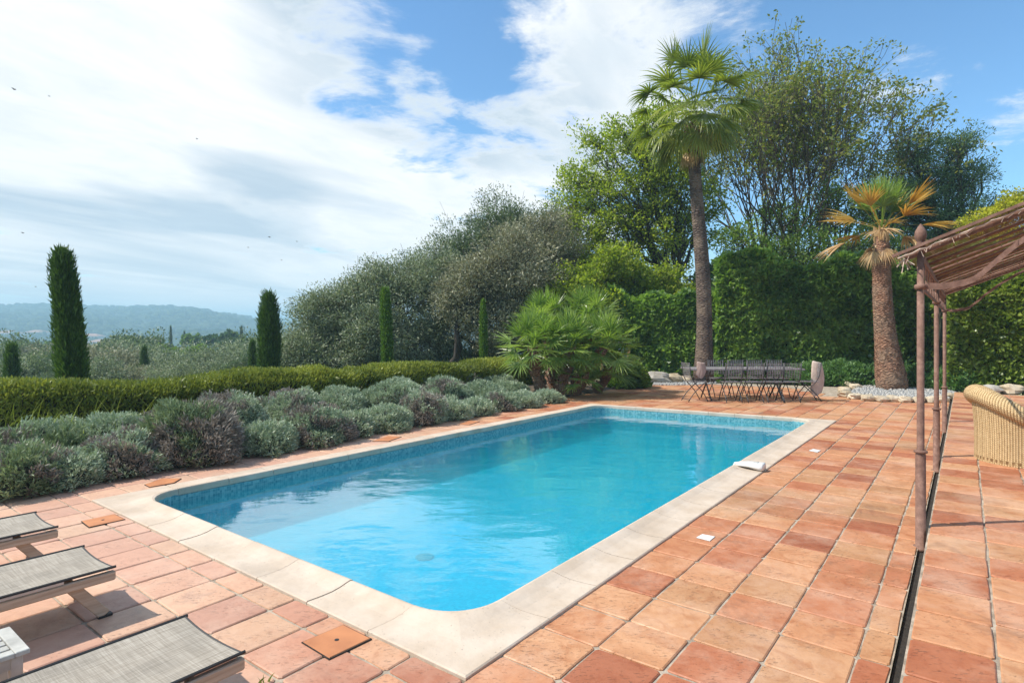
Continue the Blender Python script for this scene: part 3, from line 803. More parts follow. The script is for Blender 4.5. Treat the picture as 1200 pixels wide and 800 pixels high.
coping_corner((OU0, OV1), (OU0 + .72 - e_, OV1), (OU0, OV1 - .72 + e_), (IU0 + r_, IV1 - r_), 90)
coping_corner((OU0, OV0), (OU0, OV0 + .72 - e_), (OU0 + .72 - e_, OV0), (IU0 + r_, IV0 + r_), 180)
coping_corner((OU1, OV0), (OU1 - .72 + e_, OV0), (OU1, OV0 + .72 - e_), (IU1 - r_, IV0 + r_), 270)
# flip winding fix is not needed: both sides shade alike
cb.build('coping', M['coping'], pool, local=True)
jb = MB(); 
jb.add([PL(a, b, -.035) for a, b in rrect(OU0 + .01, OU1 - .01, OV0 + .01, OV1 - .01, .01, 6)] + [PL(a, b, -.035) for a, b in rrect(IU0 - .02, IU1 + .02, IV0 - .02, IV1 + .02, .36, 6)],
       [(k, (k + 1) % 28, 28 + (k + 1) % 28, 28 + k) for k in range(28)]).build('coping_bed', M['grout'], pool, local=True)
# floor drain and inlets
dl = D(503, 658, 1)  # sight line only used for a first guess of the drain place
dr = MB(); dr.lathe([(.0, 0), (.09, 0), (.09, .008), (.075, .014), (.0, .014)], 24, PL(2.0, -2.28, PD))
dr.build('floor_drain', M['drainblue'], pool, local=True)
wb = MB(); wb.add([WW(a, b, -.105) for a, b in rrect(IU0 + .004, IU1 - .004, IV0 + .004, IV1 - .004, .34, 6)], [tuple(range(27, -1, -1))])
wo = wb.build('pool_water', M['water']); wo['kind'] = 'structure'

# lids and small plates
def lid(poly_px, label, mat='lid', cat='cover', hole=True, h=.009, name='inspection_lid'):
    p = [G(*q) for q in poly_px]; c = sum(p) / len(p); root = empty(name, (c[0], c[1], 0), label, cat)
    fr = MB(); q = [c + (k - c) * 1.05 for k in p]; n_ = len(p)
    fr.add([(a[0], a[1], -.004) for a in q] + [(a[0], a[1], h - .004) for a in q], [tuple(range(n_, 2 * n_))] + [(i, (i + 1) % n_, n_ + (i + 1) % n_, n_ + i) for i in range(n_)]).build('frame_gap', M['gap'], root)
    tp = MB(); tp.add([(a[0], a[1], h - .0035) for a in p] + [(a[0] * .98 + c[0] * .02, a[1] * .98 + c[1] * .02, h) for a in p], [tuple(range(n_, 2 * n_))] + [(i, (i + 1) % n_, n_ + (i + 1) % n_, n_ + i) for i in range(n_)]).build('cover_plate', M[mat], root)
    if hole: MB().lathe([(.0, h + .0005), (.012, h + .0005), (.012, h + .002), (0, h + .002)], 10, (c[0], c[1], 0)).build('finger_hole', M['black'], root)
lid([(355, 753), (402, 733), (434, 749), (386, 772)], 'orange terracotta inspection lid beside the near coping corner')
lid([(96, 611), (134, 603), (146, 609), (105, 618)], 'small orange inspection lid by the left end of the coping')
lid([(170, 568), (190, 561), (212, 561), (204, 566), (176, 571)], 'orange skimmer lid on the planted side nearest the loungers', hole=False)
lid([(437, 517), (455, 511), (470, 512), (456, 517)], 'brown skimmer lid halfway along the planted side', hole=False)
lid([(538, 497), (551, 493), (562, 494), (550, 498)], 'small brown skimmer lid towards the far end of the planted side', hole=False)
lid([(816, 630), (823, 626), (838, 629), (832, 634)], 'small white plate set in the near paving right of the pool', 'white', hole=False, h=.006, name='white_plate')
lid([(948, 528), (953, 526), (962, 528), (958, 530)], 'small white plate set in the far paving right of the pool', 'white', hole=False, h=.006, name='white_plate')

# pool alarm box on the coping
def alarm():
    c = W(5.25, -.14); root = empty('pool_alarm', (c[0], c[1], .015), 'white plastic alarm box sitting on the right coping with a hook over the water', 'pool alarm')
    b = MB(); vs = []; fs = []
    secs = [(-.17, .06, .022), (-.13, .085, .035), (-.02, .095, .05), (.10, .095, .072), (.135, .088, .075), (.145, .07, .062)]
    ring = []
    for s_, w, h in secs:
        for a, z in ((-w * .9, .0), (-w, h * .35), (-w * .85, h * .85), (-w * .6, h), (w * .6, h), (w * .85, h * .85), (w, h * .35), (w * .9, 0)):
            p = np.array(c[:2]) + CV * (s_) + CU * (a * 1.0); vs.append((p[0], p[1], .022 + z + (.02 if s_ < 0 else 0)))
    for i in range(len(secs) - 1):
        for k in range(8): j = (k + 1) % 8; fs.append((i * 8 + k, i * 8 + j, i * 8 + 8 + j, i * 8 + 8 + k))
    fs += [tuple(range(7, -1, -1)), tuple(range(40, 48))]
    b.add(vs, fs).build('housing', M['white'], root, True)
    h = MB(); P_ = np.array(c[:2])
    def q(s_, z, a=0): e = P_ + CV * s_ + CU * a; return (e[0], e[1], z)
    h.tube([q(-.10, .055), q(-.15, .065), q(-.195, .055), q(-.21, .02), q(-.21, -.12), q(-.21, -.22)], .013, 8).build('water_probe', M['white'], root, True)
    MB().box(q(.045, .094), (.07, .06, .008), [(CU[0], CU[1], 0), (CV[0], CV[1], .1), (0, 0, 1)], .003).build('control_panel', M['greyplastic'], root)
alarm()


# ================================================================== PLANTING BED
bedm = MB()
bp = []
bu = np.arange(-9, 14.6, .6)
X_ = []; 
BV = np.array([-10.2, -9.2, -8.4, -7.6, -6.9, -6.4, -6.1, -5.93]); BZ = np.array([-.3, .02, .10, .12, .12, .08, .03, -.04])
Ug, Vg = np.meshgrid(bu, BV, indexing='ij')
xs = N0[0] + Ug * CU[0] + Vg * CV[0]; ys = N0[1] + Ug * CU[1] + Vg * CV[1]
gridobj('planting_bed_soil', xs, ys, BZ[None] + (fbm(xs * 2, ys * 2, 3) - .5) * .06, M['soil'], kind='structure')

def mound(name, label, c, rx, h, seed, mat, group, n=900, spike=.06, lw=.011, per=9, yaw=0.0, mat2=None, stalks=0, cat='shrub'):
    """soft domed shrub of many small sprigs growing outwards from its middle"""
    rg = np.random.default_rng(seed); c = np.array(c, float)
    root = empty(name, c, label, cat, group)
    ry = rx * (.85 + .3 * rg.random())
    d = unit(rg.normal(0, 1, (n, 3)) * [1, 1, .85]); d[:, 2] = np.abs(d[:, 2]) * 1.05 - .06; d = unit(d)
    az = np.arctan2(d[:, 1], d[:, 0])
    lump = 1 + .42 * (vnoise(d[:, 0] * 2.6 + seed, d[:, 1] * 2.6 + d[:, 2] * 2, seed) - .5) + .26 * (vnoise(d[:, 0] * 6 + 5, d[:, 1] * 6 + d[:, 2] * 5, seed + 1) - .5)
    P0 = d * np.array([rx, ry, h])[None] * (lump * .93)[:, None]; P0[:, 2] += h * .05
    tang = unit(d * np.array([1, 1, 1.0]) + [0, 0, .45])
    # sprig: per leaves around a short stem
    P = np.repeat(P0, per, 0); A = np.repeat(tang, per, 0); tt = np.tile(np.linspace(-.5, 1, per), n)[:, None]
    P = P + A * tt * spike + rg.normal(0, spike * .13, P.shape)
    V = leafquads(P + c, A * 1.0, spike * .8, lw * 1.35, rg, .8)
    rv = np.clip(np.repeat(rg.random(n), per) * .6 + rg.random(n * per) * .4, 0, 1)
    if mat2 is None:
        npobj('foliage', V, 4, M[mat], root, rv)
    else:
        sel = np.repeat(vnoise(d[:, 0] * 2.6 + 3, d[:, 1] * 2.6 + d[:, 2] * 2.5, seed + 9) + .25 * (rg.random(n) - .5) > .58, per)
        npobj('foliage', V[~sel], 4, M[mat], root, rv[~sel]); npobj('faded_flowers', V[sel], 4, M[mat2], root, rv[sel])
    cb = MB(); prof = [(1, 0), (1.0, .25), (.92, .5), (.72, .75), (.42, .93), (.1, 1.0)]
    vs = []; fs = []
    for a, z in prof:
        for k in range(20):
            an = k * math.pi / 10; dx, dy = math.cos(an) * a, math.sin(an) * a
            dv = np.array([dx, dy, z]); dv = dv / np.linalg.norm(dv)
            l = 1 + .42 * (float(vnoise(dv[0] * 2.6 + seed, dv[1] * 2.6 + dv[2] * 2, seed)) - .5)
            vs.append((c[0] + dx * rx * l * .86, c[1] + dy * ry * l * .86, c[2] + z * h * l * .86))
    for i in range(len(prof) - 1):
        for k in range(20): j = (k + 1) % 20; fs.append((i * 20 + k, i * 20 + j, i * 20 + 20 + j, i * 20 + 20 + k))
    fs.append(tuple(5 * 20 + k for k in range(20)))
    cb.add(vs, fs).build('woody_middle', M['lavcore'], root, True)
    return root
ORD = ['first', 'second', 'third', 'fourth', 'fifth', 'sixth', 'seventh', 'eighth', 'ninth', 'tenth', 'eleventh', 'twelfth', 'thirteenth', 'fourteenth', 'fifteenth', 'sixteenth', 'seventeenth', 'eighteenth', 'nineteenth', 'twentieth', 'twenty-first', 'twenty-second', 'twenty-third', 'twenty-fourth', 'twenty-fifth', 'twenty-sixth', 'twenty-seventh', 'twenty-eighth', 'twenty-ninth', 'thirtieth']
# px centre, top row, base row on the paving edge, width px, kind (s silver, p purple, m mixed, g green), row
plants = [
 (28, 522, 580, 96, 'm2', 0), (80, 530, 570, 56, 's', 0), (142, 508, 558, 104, 'm', 0), (226, 472, 545, 104, 'p', 0), (309, 494, 531, 70, 's', 0),
 (368, 478, 520, 84, 'm', 0), (412, 482, 510, 50, 's', 0), (452, 476, 504, 60, 's', 0), (497, 456, 496, 52, 'm', 0), (531, 467, 490, 40, 's', 0),
 (557, 466, 485, 38, 's', 0), (585, 459, 480, 42, 'm', 0), (612, 459, 476, 44, 's', 0), (641, 456, 471, 36, 's', 0),
 (32, 492, 548, 70, 's', 1), (78, 505, 545, 60, 'g', 1), (132, 482, 536, 84, 's', 1), (182, 498, 532, 54, 'p', 1), (268, 462, 512, 84, 'h', 1),
 (338, 458, 497, 86, 'm', 1), (398, 455, 490, 68, 's', 1), (468, 447, 485, 88, 's', 1), (520, 443, 478, 66, 'm', 1), (562, 448, 471, 58, 's', 1), (596, 447, 466, 52, 's', 1),
 (10, 505, 560, 70, 'm2', 1),
 (345, 450, 482, 70, 's', 2), (432, 448, 474, 60, 'm', 2), (500, 442, 468, 60, 's', 2), (540, 435, 462, 54, 'p', 2), (580, 440, 460, 50, 's', 2), (190, 488, 518, 70, 'g', 2), (70, 492, 528, 60, 's', 2)]
cnt = [0, 0, 0]; rows = ['front row', 'middle row', 'back row']
order = sorted(range(len(plants)), key=lambda i: (plants[i][5], plants[i][0]))
for i in order:
    px, ty, by, w, k, row = plants[i]
    g = G(px, by, .04); rx = w / 2 / F0 * g[1] * 1.03
    # centre lies one radius behind the visible front edge
    dirv = g[:2] / np.linalg.norm(g[:2]); c = np.array([g[0], g[1], .02]); c[:2] = g[:2] * (1 + rx * .75 / g[1])
    h = max(.2, (H0 - (ty - Y0) / F0 * c[1]) - .08)
    where = f"{ORD[cnt[row]]} from the loungers in the bed's {rows[row]}"; cnt[row] += 1
    big = max(700, int(2600 * rx * rx * 2.6)); big = min(big, 3200)
    gs = 'shrubs in the bed between pool and hedge'
    if k == 's': mound('santolina_shrub', f'silver green rounded shrub, {where}', c, rx, h, 100 + i, 'silver', gs, n=big)
    elif k == 'p': mound('lavender_bush', f'faded purple brown lavender dome, {where}', c, rx, h, 100 + i, 'lilac', gs, n=int(big * 1.2), spike=.09, lw=.010, mat2='lavgreen')
    elif k == 'm': mound('lavender_bush', f'silver shrub with faded purple patches, {where}', c, rx, h, 100 + i, 'silver', gs, n=big, mat2='lilac')
    elif k == 'm2': mound('lavender_bush', f'brownish green lavender clump, {where}', c, rx, h, 100 + i, 'lavgreen', gs, n=big, mat2='lilac', spike=.075)
    elif k == 'g': mound('lavender_bush', f'olive green loose shrub, {where}', c, rx, h, 100 + i, 'lavgreen', gs, n=big, spike=.08)
    elif k == 'h': mound('santolina_shrub', f'silver shrub opened to bare dark twigs, {where}', c, rx, h, 100 + i, 'silver', gs, n=int(big * .9), mat2='lilac')

# wild grass at the left end of the bed and weeds
def grass(name, label, c, n, L, spread, seed, kind=None, lean=(.3, -.2)):
    rg = np.random.default_rng(seed); c = np.array(c, float); LV = []
    for i in range(n):
        p = c + rg.normal(0, 1, 3) * [spread[0], spread[1], 0]; a = unit(np.array([rg.normal(lean[0], .35), rg.normal(lean[1], .35), 1.0])); l = L * (.5 + .8 * rg.random())
        b = unit(np.cross(a, rg.normal(0, 1, 3))); q = [p]; d = a
        for s_ in range(4): d = unit(d + [lean[0] * .2, lean[1] * .2, -.18]); q.append(q[-1] + d * l / 4)
        for s_ in range(4): w0, w1 = .007 * (1 - s_ / 4.2), .007 * (1 - (s_ + 1) / 4.2); LV.append([q[s_] - b * w0, q[s_] + b * w0, q[s_ + 1] + b * w1, q[s_ + 1] - b * w1])
    o = npobj(name, np.array(LV), 4, M['grassleaf'], None, np.repeat(rg.random(n), 4)); o['kind'] = 'stuff'; return o
gg = G(60, 540); grass('long_grass', '', (-6.6, 8.0, .1), 420, .7, (.9, .45), 5)
grass('paving_weeds', '', W(-.62, -.72, 0), 8, .07, (.02, .02), 6)

# ---- clipped low hedge
def hedge_strip(name, label, path, width, height, n, mat, L, Wd, seed, cat='hedge', zbase=None, up=.8, corew=.8, group=None, lumps=.12, jit=.8, topbias=.4):
    rg = np.random.default_rng(seed); path = [np.array(p, float) for p in path]
    segs = [np.linalg.norm(b[:2] - a[:2]) for a, b in zip(path[:-1], path[1:])]; T_ = sum(segs)
    cum = np.concatenate([[0], np.cumsum(segs)]); PA = np.array(path)
    root = empty(name, (PA[:, 0].mean(), PA[:, 1].mean(), PA[:, 2].min()), label, cat, group)
    def at(s):
        x = np.interp(s, cum, PA[:, 0]); y = np.interp(s, cum, PA[:, 1]); z = np.interp(s, cum, PA[:, 2])
        i = np.clip(np.searchsorted(cum, s, side='right') - 1, 0, len(segs) - 1); d = (PA[i + 1] - PA[i])[..., :2]; d = d / np.linalg.norm(d, axis=-1, keepdims=True)
        return np.stack([x, y, z], -1), np.stack([d[..., 1], -d[..., 0], np.zeros(np.shape(x))], -1)
    s = rg.random(n) * T_; face = rg.random(n); ptop = width * topbias / (width * topbias + height)
    top = face < ptop
    hh = height * (1 + lumps * 2 * (vnoise(s * .9, 0 * s, seed) - .5) + lumps * .8 * (vnoise(s * 3.1, 0 * s, seed + 2) - .5))
    side = np.where(rg.random(n) < .72, 1.0, -1.0)
    off = np.where(top, (rg.random(n) - .5) * width, side * width / 2)
    zz = np.where(top, hh, hh * (rg.random(n) ** .8))
    bulge = lumps * .8 * (vnoise(s * 1.7, zz * 2.2, seed + 4) - .35)
    dep = (rg.random(n) ** 2) * .16 * max(.6, min(1.5, width))
    off = off + np.where(top, 0, side * (bulge - dep)); zz = np.where(top, zz - dep + .05 * rg.random(n), zz)
    rnd_edge = np.clip((zz / hh - .85) / .15, 0, 1) * width * .12; off = off - np.sign(off) * rnd_edge
    p, nn = at(s); P = p + nn * off[:, None]; P[:, 2] += zz
    A = nn * (side * .7 * (~top))[:, None] + np.array([0, 0, up])[None] + rg.normal(0, .25, P.shape)
    V = leafquads(P, A, L, Wd, rg, jit); npobj('foliage', V, 4, M[mat], root, np.clip(.5 * rg.random(n) + .5 * vnoise(s * 2.5, zz * 3, seed + 7), 0, 1))
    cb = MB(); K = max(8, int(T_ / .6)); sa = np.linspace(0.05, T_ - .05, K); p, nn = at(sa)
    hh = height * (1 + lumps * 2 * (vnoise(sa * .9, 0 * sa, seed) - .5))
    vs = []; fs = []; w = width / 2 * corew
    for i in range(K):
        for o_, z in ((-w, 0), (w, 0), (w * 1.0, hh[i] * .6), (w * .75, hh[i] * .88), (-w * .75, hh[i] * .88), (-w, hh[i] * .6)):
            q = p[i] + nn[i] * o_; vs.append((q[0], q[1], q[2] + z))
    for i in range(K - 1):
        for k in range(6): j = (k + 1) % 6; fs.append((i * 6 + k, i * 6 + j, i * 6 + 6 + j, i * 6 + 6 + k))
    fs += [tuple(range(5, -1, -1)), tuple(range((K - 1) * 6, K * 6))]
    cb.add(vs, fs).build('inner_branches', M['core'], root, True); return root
hedge_strip('clipped_hedge', 'long low yellow green hedge behind the silver shrubs', [(-13.5, 4.2, -.05), (-8.4, 8.3, -.05), (-5.3, 11.4, -.05), (-2.0, 15.0, -.05), (-.2, 17.3, -.05), (1.3, 19.0, -.05)],
            1.15, .84, 120000, 'hedge', .085, .028, 21, up=1.0, lumps=.13, jit=.8, topbias=.9)

# ================================================================== CYPRESSES
def on_ground(px, Y, extra=0.0):
    x = (px - 600) / F0 * Y; return np.array([x, Y, float(ground_h(x, Y)) + extra])
gc = 'columnar cypresses behind the low hedge'
b = on_ground(88, 13); t = D(73, 303, 13); cypress('cypress_tree', 'tall leaning dark green cypress column, the largest, at the far left', b, t, .225, 31, gc, 34000, .16, taper=.40)
b = on_ground(316, 19); t = D(315, 351, 19); cypress('cypress_tree', 'thick cypress column in front of the olive edge, second largest', b, t, .265, 32, gc, 20000, .35)
b = on_ground(455, 19.6); t = D(451, 341, 19.6); cypress('cypress_tree', 'slim upright cypress column in front of the grey olive trees', b, t, .15, 33, gc, 14000, .16, 'cyplight')
b = on_ground(567, 18.6); t = D(566, 354, 18.6); cypress('cypress_tree', 'slim pointed cypress beside the fan palm clump', b, t, .105, 34, gc, 10000, .5, 'cyplight')
b = on_ground(14, 21); t = D(14, 407, 21); cypress('cypress_tree', 'small round topped cypress at the left picture edge', b, t, .20, 35, gc, 9000, .3)
b = on_ground(296, 27); t = D(296, 401, 27); cypress('cypress_tree', 'small dark cypress just left of the thick cypress', b, t, .16, 36, gc, 7000, .3)
b = on_ground(170, 34); t = D(169, 409, 34); cypress('cypress_tree', 'short conical cypress standing among the olive grove', b, t, .27, 37, gc, 6000, .6)

# ================================================================== OLIVES AND LARGE TREES
def blobs_px(lst, Y0_, dj=.0):
    """(px, py, rx px, rz px, depth offset) -> world ellipsoids"""
    out = []
    for q in lst:
        px, py, rx, rz = q[:4]; dy = q[4] if len(q) > 4 else 0
        Y = Y0_ + dy; c = D(px, py, Y); out.append((c[0], c[1], c[2], rx / F0 * Y, rx / F0 * Y * .9, rz / F0 * Y))
    return out
go = 'olive trees behind the low hedge'
def olive(label, px, Y, fork, bl, nclump, nleaf, mat, seed, cr=.42, L=.13, Wd=.036, group=go, r=.16, bark='bark', trunks=2, name='olive_tree'):
    tree(name, label, 'tree', on_ground(px, Y), r, D(*fork, Y), blobs_px(bl, Y), nclump, nleaf, cr, L, Wd, M[mat], M[bark], seed, group, trunks=trunks, shell=.6)
olive('grey green olive tree at the left end of the dense olives, low and wide', 385, 24, (385, 400), [(372, 388, 36, 38), (410, 370, 38, 42), (385, 415, 44, 26), (440, 395, 34, 34, -1), (420, 345, 22, 20), (372, 358, 18, 18)], 330, 170, 'olive', 41)
olive('olive tree behind the slim upright cypress', 480, 24.5, (478, 395), [(465, 345, 40, 40), (505, 330, 34, 44), (480, 400, 44, 34), (440, 330, 26, 24), (520, 380, 30, 36), (430, 430, 40, 20, -1)], 340, 170, 'olive', 42)
olive('brownish olive tree with dark forked trunk beside the pointed cypress', 537, 22.5, (535, 385), [(560, 335, 40, 36), (600, 310, 42, 44), (570, 375, 38, 22), (620, 350, 40, 40), (540, 350, 30, 26), (640, 290, 34, 46, 2), (590, 400, 40, 14, 1)], 380, 170, 'olive_dry', 43, trunks=2, r=.13, bark='darkbark')
olive('tall dark olive tree rising above the other olives', 590, 29, (590, 370), [(590, 262, 34, 34), (565, 285, 34, 34), (610, 280, 36, 34), (530, 300, 34, 38), (650, 275, 30, 40), (560, 335, 60, 40), (480, 320, 24, 24), (640, 330, 50, 50)], 380, 170, 'olive_dark', 44, cr=.5, L=.15, Wd=.045)
olive('thin brown grey olive between the dark olive and the bright green tree', 655, 26, (655, 370), [(650, 290, 26, 42), (668, 320, 28, 40), (640, 340, 34, 34), (665, 262, 14, 20)], 150, 120, 'olive_dry', 45)
olive('low olive at the foot of the dense olives beside the thick cypress', 350, 22.5, (350, 420), [(350, 412, 26, 20), (375, 425, 30, 16), (335, 425, 18, 14)], 120, 150, 'olive', 46)
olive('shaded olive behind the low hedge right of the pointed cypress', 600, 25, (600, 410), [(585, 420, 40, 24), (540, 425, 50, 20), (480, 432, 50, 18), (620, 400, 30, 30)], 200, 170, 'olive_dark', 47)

gt = 'tall trees behind the ivy hedge'
tree('broadleaf_tree', 'large bright green leafy tree left of the tall palm', 'tree', on_ground(795, 26), .22, D(793, 330, 26),
     blobs_px([(705, 215, 46, 44), (745, 165, 44, 38), (765, 205, 48, 44), (700, 275, 48, 40), (750, 270, 50, 44), (795, 230, 38, 44), (790, 285, 34, 38, 2), (830, 250, 26, 36, 1), (670, 240, 24, 32), (735, 330, 40, 30), (665, 310, 30, 26, -1), (690, 165, 18, 16), (780, 140, 24, 22)], 26),
     420, 105, .42, .13, .075, M['bright'], M['darkbark'], 51, gt, shell=.65, limb=.09)
tree('broadleaf_tree', 'bright leafy bush tree over the fan palms', 'tree', on_ground(690, 22.5), .12, D(690, 390, 22.5),
     blobs_px([(668, 345, 34, 32), (705, 345, 40, 38), (650, 385, 34, 28), (745, 345, 40, 34, 1), (745, 385, 30, 24, 1), (785, 345, 34, 32, 1), (700, 385, 40, 24), (630, 372, 24, 22), (720, 310, 26, 20)], 22.5),
     420, 150, .34, .12, .075, M['bright'], M['darkbark'], 52, gt, shell=.6)
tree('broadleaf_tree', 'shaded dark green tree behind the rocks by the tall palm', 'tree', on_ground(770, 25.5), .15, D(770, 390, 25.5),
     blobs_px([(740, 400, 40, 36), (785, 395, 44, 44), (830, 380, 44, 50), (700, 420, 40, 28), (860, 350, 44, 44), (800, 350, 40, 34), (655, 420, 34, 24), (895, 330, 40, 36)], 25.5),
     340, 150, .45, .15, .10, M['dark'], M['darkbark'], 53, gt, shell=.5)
fan_tree('deciduous_tree', 'tall thin leaved tree right behind the tall palm', on_ground(885, 28), 10.6, .36, .15, 6, M['sparse'], M['bark'], 61, 14, .15, .085, gt, stems=2, cr=.22, lean=(.04, 0))
fan_tree('deciduous_tree', 'highest open branched tree in the middle of the group', on_ground(945, 29), 11.6, .38, .17, 6, M['sparse'], M['bark'], 62, 15, .15, .085, gt, stems=2, cr=.22, lean=(.06, 0))
fan_tree('deciduous_tree', 'wide open branched tree behind the short yellow palm', on_ground(972, 27), 9.6, .40, .15, 6, M['sparse'], M['bark'], 63, 14, .15, .085, gt, stems=3, cr=.22, lean=(.1, 0))
tree('broadleaf_tree', 'green leafy tree filling the foot of the open branched trees', 'tree', on_ground(910, 24), .14, D(910, 370, 24),
     blobs_px([(870, 290, 30, 34), (900, 320, 40, 34), (945, 300, 40, 30), (985, 305, 34, 28), (1020, 290, 30, 26), (880, 350, 44, 30), (930, 345, 40, 24), (920, 255, 26, 26, 2), (980, 245, 34, 30, 2), (1040, 240, 30, 26, 2)], 24),
     330, 90, .42, .12, .075, M['mid'], M['darkbark'], 54, gt, shell=.6)
tree('conifer_tree', 'blue green pine like tree right of the short palm', 'tree', on_ground(1125, 26), .2, D(1120, 300, 26),
     blobs_px([(1080, 215, 36, 26), (1110, 185, 22, 26), (1135, 165, 13, 15), (1130, 215, 28, 24), (1060, 250, 40, 26), (1110, 255, 44, 28), (1150, 205, 10, 12), (1165, 240, 14, 10), (1070, 180, 26, 16), (1090, 290, 60, 28), (1150, 280, 40, 26)], 26),
     360, 120, .40, .14, .04, M['dark'], M['darkbark'], 55, gt, shell=.5)
tree('broadleaf_tree', 'yellow leaved small tree above the iron pergola', 'tree', on_ground(1175, 20), .1, D(1170, 320, 20),
     blobs_px([(1150, 262, 20, 12), (1180, 250, 22, 12), (1205, 238, 24, 14), (1240, 240, 30, 20), (1180, 280, 40, 20), (1230, 280, 40, 30)], 20),
     160, 110, .26, .10, .06, M['yellow'], M['darkbark'], 56, gt)

# ---- tall leafy wall of ivy and laurel
hedge_strip('ivy_hedge', 'tall dark glossy ivy hedge behind the dining table', [(2.6, 22.6, -.1), (6.5, 21.4, -.1), (9.5, 20.4, -.1), (13.4, 19.4, -.1)], 1.4, 3.3, 52000, 'ivy', .19, .15, 22, up=.1, lumps=.16, jit=1.2)
hedge_strip('ivy_hedge', 'tall sunlit ivy hedge behind the short palm', [(7.2, 20.8, -.1), (11.0, 19.5, -.1), (14.6, 18.7, -.1), (19.5, 17.8, -.1)], 1.5, 4.25, 80000, 'ivy', .19, .15, 23, up=.1, lumps=.12, jit=1.2)
hedge_strip('ivy_hedge', 'paler yellow green clipped hedge under the pergola roof', [(12.2, 16.9, .0), (15.0, 15.6, .0), (18.5, 14.0, .0)], 1.7, 3.15, 42000, 'ivylight', .15, .11, 24, up=.2, lumps=.14, jit=1.1)

# low shrubs along the foot of the ivy
gs = 'low green shrubs at the foot of the ivy hedge'
for i, (px, by, w, ty, lab) in enumerate([(965, 451, 34, 430, 'right of the draped dining chair'), (993, 452, 40, 427, 'left of the short palm trunk'), (1020, 452, 34, 430, 'touching the left of the short palm trunk'),
        (1072, 456, 40, 432, 'between short palm trunk and first pergola post'), (1104, 458, 40, 430, 'behind the slim pergola posts'), (1138, 460, 44, 432, 'left of the wicker armchair'), (935, 449, 30, 434, 'behind the draped dining chair')]):
    g = G(px, by); mound('low_shrub', f'low feathery green shrub, {lab}', (g[0], g[1] + .5, 0), w / 2 / F0 * g[1] * 1.1, (by - ty) / F0 * g[1] * .95, 300 + i, 'shrub', gs, n=1100, spike=.12, lw=.03, per=7)
mound('low_shrub', 'leafy green shrub beside the fan palms at the terrace corner', (G(735, 455)[0], G(735, 455)[1] + .4, 0), .62, .75, 320, 'mid', None, n=1300, spike=.13, lw=.05, per=7)

# ================================================================== PALMS
def palm_tall():
    base = D(824, 446, 19.1); base[2] = -.02; root = empty('tall_fan_palm', base, 'very tall fan palm with slender grey brown trunk behind the dining table', 'palm tree')
    rg = np.random.default_rng(71); top = D(816, 152, 19.1)
    pts = [base]; K = 14
    for i in range(1, K + 1):
        t = i / K; p = base * (1 - t) + top * t; p[0] += .10 * math.sin(t * 5.0); pts.append(p)
    rad = [.35, .30, .265, .25, .24, .235, .23, .225, .215, .205, .20, .195, .19, .185, .17]
    tb = MB(); tb.tube(pts, rad, 20); tb.build('trunk', M['palmbark'], root, True)
    cr = pts[-1]
    # shaggy boots under the crown
    bt = MB()
    for i in range(90):
        an = rg.random() * 6.283; z = -.75 + .95 * rg.random(); d = np.array([math.cos(an), math.sin(an), 0])
        p = cr + d * .15 + [0, 0, z]; e = p + d * (.08 + .10 * rg.random()) + np.array([0, 0, .16 + .12 * rg.random()]); bt.tube([p, (p + e) / 2 + d * .03, e], [.045, .04, .01], 4, r=rg.random())
    bt.build('leaf_boots', M['frond_dead'] if False else M['palmbark2'], root)
    hub = cr + np.array([0, 0, .55])
    for i in range(58):
        t = (i + .5) / 58; el = R(84 - 112 * t ** .9); an = i * 2.39996 + rg.normal(0, .15)
        d = np.array([math.cos(an) * math.cos(el), math.sin(an) * math.cos(el), math.sin(el)])
        mat = M['frond'] if t < .86 or rg.random() < .4 else M['frond_tip']
        frond(root, rg, hub + d * .12, d, .85 + .25 * rg.random(), (1.15 - .35 * t) + .6 * rg.random(), mat, droop=.34 + .85 * t + .3 * rg.random(), n=26, span=1.75, wid=.058)
    for i in range(6):
        an = i * 2.39996 + 1; el = R(-48 - 25 * rg.random()); d = np.array([math.cos(an) * math.cos(el), math.sin(an) * math.cos(el), math.sin(el)])
        frond(root, rg, hub + [0, 0, -.35], d, .62, .8 + .5 * rg.random(), M['frond_dead'] if i % 3 else M['frond_tip'], droop=1.5, n=16, span=.9, wid=.06)
palm_tall()
